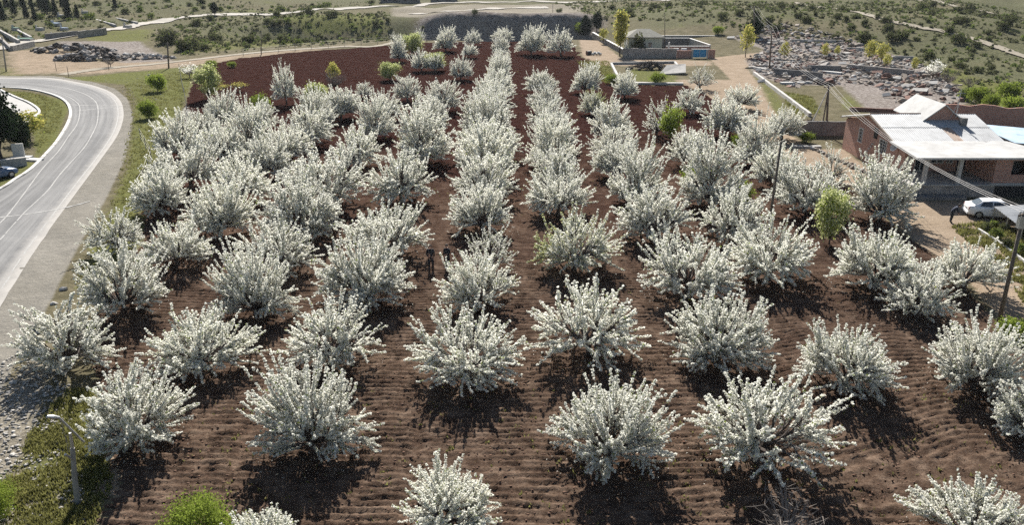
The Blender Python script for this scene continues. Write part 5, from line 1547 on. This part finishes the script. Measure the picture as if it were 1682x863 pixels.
pb = P(1264, 112); pt = PY(1268, 44, pb.y)
eD, tD = pole(pb, pt, .16, .11, 'wood_pole', 'wooden pole at the left of the rubble field')
insD = tri_top(eD, tD, 2.0, -.2, R(20))
pb = P(1239, 64); pt = PY(1239, 10, pb.y)
eE, tE = pole(pb, pt, .18, .12, 'wood_pole', 'tall pole rising out of the dark tree behind the rubble')
insE = tri_top(eE, tE, 2.0, -.2, R(20))
pb = P(277, 112, 0); pt = PY(275, 70, pb.y)
pole(pb, pt, .15, .11, 'wood_pole', 'wooden pole beside the farm track left of the dark ploughed field')
pb = P(10, 117, 0); pt = PY(3, 60, pb.y)
pole(pb, pt, .14, .10, 'pole_concrete', 'grey pole near the upper left edge by the road')
for (u, v, vt, l) in ((429, 90, 50, 'thin pole at the edge of the slope above the dark field'), (1092, 78, 22, 'thin pole behind the white rimmed basin'), (908, 20, 6, 'distant thin pole on the pale plateau')):
    pb = P(u, v); pt = PY(u, vt, pb.y); pole(pb, pt, .09, .06, 'wood_pole', l)
for (u, v, l) in ((93, 118, 'first thin stake from the left beside the road junction'), (113, 127, 'bent dark stake near the road junction'), (179, 115, 'thin stake beside the farm track'), (287, 60, 'small stake under the white road')):
    pb = P(u, v, 0); pole(pb, pb + Vector((.05, 0, 1.9)), .05, .04, 'wood_pole', l, 'stake')


def wires(a, b, sag, label):
    for p, q, k in zip(a, b, range(9)):
        pts = []
        for i in range(15):
            t = i / 14; v = p.lerp(q, t); v.z -= sag * (1 + .12 * k) * 4 * t * (1 - t); pts.append(v)
        o = p
        e = MB().tube([v - o for v in pts], .011, 4).build('power_line', M['wire'], None)
        e.location = o; tag(e, f'{["upper", "middle", "lower"][k % 3]} wire of the {label}', 'cable')


far_off = [p + Vector((24, -42, 1.2)) for p in insA]
wires(insC, insA, 1.1, 'power line crossing in front of the brick house')
wires(insD, insC, 1.4, 'power line crossing the rubble field')
wires(insE, insD, .5, 'power line behind the rubble field')
# the service cable to the house
pts = [tC.lerp(Vector((35.6, 73.2, 3.3)), t) - Vector((0, 0, .5 * 4 * t * (1 - t))) for t in [k / 12 for k in range(13)]]
o = MB().tube([p - pts[0] for p in pts], .018, 4).build('service_cable', M['wire'], None); o.location = pts[0]
tag(o, 'thin cable dropping from the braced pole to the front corner of the house', 'cable')
# cables above the farmyard from the right pole out of the picture
for k in range(2):
    a = insA[k + 0]; b = PY(1900, 470 + 40 * k, 40)
    pts = [a.lerp(b, t) - Vector((0, 0, .8 * 4 * t * (1 - t))) for t in [j / 10 for j in range(11)]]
    o = MB().tube([p - pts[0] for p in pts], .011, 4).build('power_line', M['wire'], None); o.location = pts[0]
    tag(o, ['left', 'right'][k] + ' wire leaving the right pole toward the picture edge', 'cable')

# roadside lamp post at the lower left: concrete post with two steel arms
pb = P(126, 828, 0); e = empty('lamp_post', pb, 0, 'weathered roadside lamp post with bent steel arms at the lower left', 'lamp post')
tp = PY(119, 737, pb.y) - pb
MB().tube([(0, 0, -.3), tuple(tp * .5), tuple(tp)], [.115, .10, .085], 10).build('shaft', M['pole_concrete'], e)
tq = PY(115, 712, pb.y) - pb
MB().tube([tuple(tp), tuple(tq)], [.06, .05], 8).build('mast', M['grey_metal'], e)
k0 = PY(138, 727, pb.y + .3) - pb; k1 = PY(97, 687, pb.y - .2) - pb; k2 = PY(77, 685, pb.y - .5) - pb
a = MB().tube([tuple(k0), tuple(k0.lerp(k1, .5)), tuple(k1)], [.04, .04, .045], 8).build('long_arm', M['grey_metal'], e)
MB().tube([tuple(k1), tuple(k1.lerp(k2, .5)), tuple(k2)], [.06, .09, .05], 8).build('lamp_head', M['grey_metal'], a)
MB().tube([tuple(PY(107, 747, pb.y - .3) - pb), tuple(PY(122, 757, pb.y - .02) - pb)], [.05, .045], 6).build('short_arm', M['grey_metal'], e)
MB().tube([tuple(k1), tuple(PY(116, 742, pb.y) - pb)], .012, 4).tube([tuple(k1.lerp(k0, .1)), tuple(PY(113, 745, pb.y) - pb)], .012, 4).build('stay_wire', M['wire'], e)

# wire fence along the left and far edge of the ploughed field
def fence(pts, n, hh, label, off=.0):
    c = resample([Vector(P(u, v, 0)[:2]) for u, v in pts], n); o = Vector((c[0].x, c[0].y, float(h(c[0].x, c[0].y))))
    e = empty('wire_fence', o, 0, label, 'fence'); tops = []
    for p in c:
        z = float(h(p.x, p.y)); q = Vector((p.x, p.y, z)) - o + Vector((rnd.uniform(-.05, .05), 0, 0)); tops.append(q)
        MB().tube([q - Vector((0, 0, .2)), q + Vector((rnd.uniform(-.06, .06), 0, hh * rnd.uniform(.92, 1.05)))], .045, 5).build('post', M['pole_concrete'], e)
    for f in (.35, .65, .95):
        MB().tube([q + Vector((0, 0, hh * f)) for q in tops], .010, 3).build('strand', M['wire'], e)
    return e


fence([(296, 120), (300, 145), (306, 170), (310, 205), (300, 230)], 9, 1.6, 'old wire fence on pale posts at the left side of the ploughed field')
fence([(400, 92), (520, 80), (640, 71), (760, 65), (860, 63), (940, 61)], 21, 1.5, 'thin wire fence along the far edge of the dark ploughed field')
fence([(222, 330), (240, 300), (250, 262), (232, 232)], 6, 1.5, 'wire fence with slim posts on the grass bank beside the road bend')

# white rocks along the road shoulder
for u, v, w, l in ((103, 477, 13, 'white rock lying on the edge of the road shoulder, uppermost one'), (88, 501, 12, 'white rock just below the uppermost one on the road shoulder'), (74, 526, 15, 'largest pale rock on the left verge beside the shoulder'), (60, 541, 18, 'cluster like grey rock on the verge beside the leftmost tree'),
                   (66, 548, 12, 'grey stone next to the cluster like rock on the verge'), (22, 630, 12, 'oblong pale rock on the gravel at the left edge'), (16, 646, 9, 'small white stone below the oblong rock at the left edge'), (35, 802, 9, 'white stone on the gravel slope near the bottom left'), (312, 193, 4, 'white stone by the wire fence'), (245, 124, 5, 'white stone on the grass below the farm track')):
    p = P(u, v, 0); s = w * mpp(p); m = MB().rock((0, 0, 0), (s * 1.2, s * .7, s * .6), 0, rg=random.Random(u)); o = m.build('rock', M['rubble_white'], None)
    o.location = p + Vector((0, 0, s * .15)); o.rotation_euler = (0, 0, rnd.uniform(0, 3)); tag(o, l, 'rock')
# white slab bench and step at the road island
p = P(33, 261, 0)
e = empty('sign_board', p, 0, 'white upright board on a low white base beside the dark pine', 'board')
MB().box((0, 0, .85), (1.1, .18, 1.5), R(12)).build('board', M['white_paint'], e); MB().box((.2, 0, .12), (2.0, .8, .28)).build('base', M['white_paint'], e)
a, b = P(44, 263, 0), P(68, 264.5, 0)
wall_thing('white_step', tuple(a), tuple(b), .18, .8, 'white_paint', 'flat white concrete strip from the board to the kerb', 'step')
e = empty('concrete_block', P(24, 274, 0), .6, 'short grey concrete wall piece between the pine and the board', 'block')
MB().box((0, 0, .4), (2.2, .5, .9)).build('block', M['concrete'], e)


# ================================================================ cars
def car(loc, rz, paint, label, glass='car_glass'):
    e = empty('parked_car', loc, rz, label, 'car')
    # stations along x (rear 0 -> front 4.4): half width, bottom, shoulder height
    st = [(-2.15, .70, .42, .82), (-2.10, .80, .30, .98), (-1.6, .86, .22, 1.02), (-.9, .88, .20, .98), (0, .88, .20, .95), (.9, .88, .20, .93), (1.5, .86, .22, .88), (2.0, .80, .28, .74), (2.18, .66, .38, .62)]
    V = []; F = []
    prof = lambda hw, b, t: [(-hw * .9, b), (-hw, b + .12), (-hw * 1.0, (b + t) / 2 + .05), (-hw * .93, t - .04), (-hw * .8, t), (hw * .8, t), (hw * .93, t - .04), (hw, (b + t) / 2 + .05), (hw, b + .12), (hw * .9, b)]
    for x, hw, b, t in st: V += [(x, y, z) for y, z in prof(hw, b, t)]
    n = 10
    for i in range(len(st) - 1):
        for k in range(n): F.append((i * n + k, i * n + (k + 1) % n, (i + 1) * n + (k + 1) % n, (i + 1) * n + k))
    F += [tuple(range(n))[::-1], tuple(range((len(st) - 1) * n, len(st) * n))]
    body = MB().add(V, F).build('body', M[paint], e, smooth=True)
    m_ = body.modifiers.new('b', 'BEVEL'); m_.width = .03; m_.segments = 2
    # cabin
    cab = [(-1.75, .74, .98, .99), (-1.15, .66, .99, 1.38), (-.4, .64, .96, 1.46), (.35, .64, .95, 1.42), (1.15, .72, .9, .93)]
    def ring(x, hw, b, t): return [(x, -hw * 1.12, b), (x, -hw, (b + t) / 2 + .02), (x, -hw * .84, t - .02), (x, -hw * .7, t), (x, hw * .7, t), (x, hw * .84, t - .02), (x, hw, (b + t) / 2 + .02), (x, hw * 1.12, b)]
    V = []; F = []; Mi = []
    for c in cab: V += ring(*c)
    for i in range(len(cab) - 1):
        for k in range(7): F.append((i * 8 + k, i * 8 + k + 1, (i + 1) * 8 + k + 1, (i + 1) * 8 + k))
    MB().add(V, F).build('cabin', M[paint], e, smooth=True)

    def pane(pts, nm, mt):
        q = [Vector(p) for p in pts]; nn = (q[1] - q[0]).cross(q[2] - q[0]).normalized()
        return MB().add([p + nn * .012 for p in q] + [p - nn * .01 for p in q], [(0, 1, 2, 3), (7, 6, 5, 4), (0, 4, 5, 1), (1, 5, 6, 2), (2, 6, 7, 3), (3, 7, 4, 0)]).build(nm, M[mt], e)
    pane([(-1.70, .58, 1.03), (-1.70, -.58, 1.03), (-1.18, -.47, 1.37), (-1.18, .47, 1.37)], 'rear_window', 'car_glass_sky_tint' if paint == 'car_white' else glass)
    pane([(1.10, -.60, .97), (1.10, .60, .97), (.42, .47, 1.40), (.42, -.47, 1.40)], 'windscreen', glass)
    for s in (-1, 1):
        for x0, x1, xa, xb in ((-1.35, -.45, -1.12, -.45), (-.38, .42, -.38, .28), (.48, .92, .34, .42)):
            pts = [(x0, s * .765, 1.02), (x1, s * .755, 1.0), (xb, s * .585, 1.37), (xa, s * .585, 1.34)]
            pane(pts if s < 0 else pts[::-1], 'side_window', glass)
        MB().box((-2.06, s * .62, .78), (.16, .30, .22), 0).build('tail_lamp', M['tail_red'], e)
        MB().box((2.08, s * .60, .58), (.14, .30, .14)).build('headlight', M['glass'], e)
        MB().box((.75, s * .93, 1.0), (.16, .16, .12)).build('mirror', M[paint], e)
        MB().box((-.5, s * .885, .80), (.14, .02, .03)).box((.45, s * .885, .79), (.14, .02, .03)).build('door_handle', M['grey_metal'], e)
    for x in (-1.35, 1.35):
        for s in (-1, 1):
            wmb = MB().tube([(x, s * .90, .31), (x, s * .68, .31)], .31, 18); w = wmb.build('wheel', M['tyre'], e)
            MB().tube([(x, s * .915, .31), (x, s * .80, .31)], .19, 12).build('rim', M['grey_metal'], w)
    MB().box((-2.15, 0, .42), (.14, 1.5, .16)).build('bumper', M[paint], e)
    MB().box((-2.17, 0, .72), (.03, .5, .12)).build('number_plate', M['white_paint'], e)
    return e


p = P(1622, 361, 0)
car((p.x + .9, p.y + .75, .0), R(-14), 'car_white', 'white saloon car parked at an angle in the yard before the brick house')
p = P(6, 298, 0)
car((p.x - 1.4, p.y + .6, 0), R(60), 'car_blue', 'dark blue car partly hidden under the big pine at the left edge')


# ================================================================ people
def person(loc, rz, label, pose, top='fabric_dark', legs='fabric_dark', hh=1.74):
    """continuous skinned body from a posed skeleton"""
    e = empty('person', loc, rz, label, 'person'); k = hh / 1.74
    J = {'pelvis': (0, 0, .92), 'belly': (0, 0, 1.08), 'chest': (0, -.01, 1.30), 'neck0': (0, 0, 1.46), 'neck': (0, -.01, 1.53),
         'shl': (-.18, 0, 1.42), 'shr': (.18, 0, 1.42), 'ell': (-.25, .02, 1.14), 'elr': (.25, .02, 1.14), 'wrl': (-.26, -.08, .90), 'wrr': (.26, -.08, .90),
         'hl': (-.10, 0, .88), 'hr': (.10, 0, .88), 'kl': (-.11, -.02, .49), 'kr': (.12, -.02, .49), 'al': (-.11, .03, .09), 'ar': (.13, .03, .09), 'tl': (-.12, -.13, .04), 'tr': (.15, -.13, .04)}
    headoff = pose.pop('headoff', (0, -.02, .12)); J.update(pose)
    R_ = {'pelvis': .135, 'belly': .125, 'chest': .15, 'neck0': .075, 'neck': .055, 'shl': .072, 'shr': .072, 'ell': .045, 'elr': .045, 'wrl': .030, 'wrr': .030, 'hl': .10, 'hr': .10, 'kl': .06, 'kr': .06, 'al': .042, 'ar': .042, 'tl': .035, 'tr': .035}
    E = [('pelvis', 'belly'), ('belly', 'chest'), ('chest', 'neck0'), ('neck0', 'neck'), ('chest', 'shl'), ('chest', 'shr'), ('shl', 'ell'), ('shr', 'elr'), ('ell', 'wrl'), ('elr', 'wrr'), ('pelvis', 'hl'), ('pelvis', 'hr'), ('hl', 'kl'), ('hr', 'kr'), ('kl', 'al'), ('kr', 'ar'), ('al', 'tl'), ('ar', 'tr')]
    names = list(J); co = [Vector(J[n_]) * k for n_ in names]; rad = [R_[n_] * k * (1.55 if n_ in ('belly', 'pelvis', 'kl', 'kr', 'al', 'ar', 'hl', 'hr') else 1.22) for n_ in names]; ed = [(names.index(a), names.index(b)) for a, b in E]
    for s in 'lr':
        w = Vector(J['wr' + s]) * k; f = (w - Vector(J['el' + s]) * k).normalized(); sx = -1 if s == 'l' else 1
        side = f.cross(Vector((sx, 0, 0))).normalized(); palm = len(co); co.append(w + f * .08); rad.append(.030 * k); ed.append((names.index('wr' + s), palm))
        for q, (o_, ln) in enumerate(((-.030, .075), (-.010, .088), (.010, .082), (.030, .062))):
            a = len(co); co.append(w + f * .105 + side * o_); rad.append(.0095); co.append(w + f * (.105 + ln * .6) + side * o_ * 1.15 + Vector((-sx * .012, 0, 0))); rad.append(.0085)
            co.append(w + f * (.105 + ln) + side * o_ * 1.1 + Vector((-sx * .03, 0, 0))); rad.append(.007); ed += [(palm, a), (a, a + 1), (a + 1, a + 2)]
        a = len(co); co += [w + f * .05 + side * -.038, w + f * .09 + side * -.062]; rad += [.011, .009]; ed += [(palm, a), (a, a + 1)]
    me = bpy.data.meshes.new('body'); me.from_pydata([tuple(c) for c in co], ed, [])
    o = bpy.data.objects.new('tmp', me); C.objects.link(o)
    sk = o.modifiers.new('s', 'SKIN'); sk.branch_smoothing = .3
    for i, r_ in enumerate(rad): me.skin_vertices[0].data[i].radius = (r_, r_ * (.72 if i in (0, 1, 2) else 1))
    me.skin_vertices[0].data[0].use_root = True
    o.modifiers.new('u', 'SUBSURF').levels = 1
    dg = bpy.context.evaluated_depsgraph_get(); me2 = bpy.data.meshes.new_from_object(o.evaluated_get(dg))
    bpy.data.objects.remove(o); me2.name = 'body'; me2.materials.clear()
    for m_ in (top, legs, 'skin', 'black_metal'): me2.materials.append(M[m_])
    for p_ in me2.polygons:
        c = p_.center / k; i = 0
        if c.z < .93 and abs(c.x) < .22: i = 1
        if c.z < .08: i = 3
        if c.z > 1.5: i = 2
        for s in 'lr':
            if (c - Vector(J['wr' + s])).length < .19 and (c - Vector(J['el' + s])).length > (Vector(J['wr' + s]) - Vector(J['el' + s])).length - .01: i = 2
        p_.material_index = i; p_.use_smooth = True
    child('body', me2, e)
    # head with brow, nose, chin and ears
    hc = Vector(J['neck']) * k + Vector(headoff)
    bm = bmesh.new(); bmesh.ops.create_icosphere(bm, subdivisions=3, radius=1)
    for v in bm.verts:
        x, y, z = v.co
        nx = x * .084; ny = y * .102; nz = z * .126
        if y < -.5 and abs(x) < .22 and -.25 < z < .15: ny -= .020 * (1 - abs(x) / .22)
        if y < -.5 and .05 < z < .3 and .15 < abs(x) < .6: ny += .008
        if z < -.55: nx *= .8; ny += -.008
        if abs(x) > .93 and abs(z) < .25 and abs(y) < .3: nx *= 1.14
        if y < -.6 and -.55 < z < -.45: ny += .006
        v.co = (nx, ny, nz)
    mh = bpy.data.meshes.new('head'); bm.to_mesh(mh); bm.free(); mh.materials.append(M['skin']); mh.polygons.foreach_set('use_smooth', [True] * len(mh.polygons))
    ho_ = child('head', mh, e, loc=hc)
    bm = bmesh.new(); bmesh.ops.create_icosphere(bm, subdivisions=3, radius=1)
    for v in list(bm.verts):
        if v.co.z < -.25 or (v.co.y < -.35 and v.co.z < .45): bm.verts.remove(v)
    for v in bm.verts: v.co = (v.co.x * .096, v.co.y * .114 + .004, v.co.z * .140)
    mh = bpy.data.meshes.new('hair'); bm.to_mesh(mh); bm.free(); mh.materials.append(M['hair'])
    hr = child('hair', mh, ho_)
    for s in (-1, 1): MB().rock((s * .03, -.088, .012), (.02, .012, .012), rg=rnd, flat=0).build('eye', M['black_metal'], ho_)
    MB().box((0, -.093, -.055), (.045, .01, .010)).build('mouth', M['tail_red'], ho_)
    return e


p = P(708, 444, 0)
person((p.x, p.y, .05), R(8), 'person in dark clothes standing between the cherry rows, the left of two', {'wrl': (-.20, -.16, 1.0), 'wrr': (.24, .0, .90), 'kr': (.13, -.05, .49), 'ar': (.14, .08, .09), 'tr': (.15, -.08, .04)})
p = P(735, 442, 0)
person((p.x, p.y, .05), R(-25), 'person in dark clothes half hidden behind a tree, the right of two', {'wrr': (.16, -.24, 1.15), 'elr': (.25, -.02, 1.16)}, hh=1.7)
p = P(1561, 366, 0)
person((p.x, p.y, .0), R(70), 'person in dark clothes bending forward in the yard beside the white car', {'chest': (0, -.16, 1.24), 'belly': (0, -.05, 1.08), 'neck0': (0, -.27, 1.36), 'neck': (0, -.33, 1.40), 'shl': (-.18, -.24, 1.32), 'shr': (.18, -.24, 1.32), 'ell': (-.23, -.30, 1.06), 'elr': (.23, -.30, 1.06), 'wrl': (-.14, -.40, .88), 'wrr': (.14, -.42, .88), 'headoff': (0, -.09, .07)}, 'fabric_navy')

# thin haze in the air
V0, V1 = (-3300, -60, -120), (3300, 3700, 0)
hzm = bpy.data.materials.new('haze'); hzm.use_nodes = True
nt = hzm.node_tree; nt.nodes.remove(nt.nodes['Principled BSDF']); pvol = nt.nodes.new('ShaderNodeVolumePrincipled')
pvol.inputs['Color'].default_value = (.86, .92, 1, 1); pvol.inputs['Density'].default_value = .00007; pvol.inputs['Anisotropy'].default_value = .2
nt.links.new(pvol.outputs[0], nt.nodes['Material Output'].inputs['Volume'])
zmin = float(gz.min()) - 3; zmax = max(float(gz.max()), 22) + 8
m = MB().box((0, 1820, (zmin + zmax) / 2), (8000, 3760, zmax - zmin))
tag(m.build('haze', hzm), 'thin pale haze in the air over the whole valley', 'haze', kind='stuff')
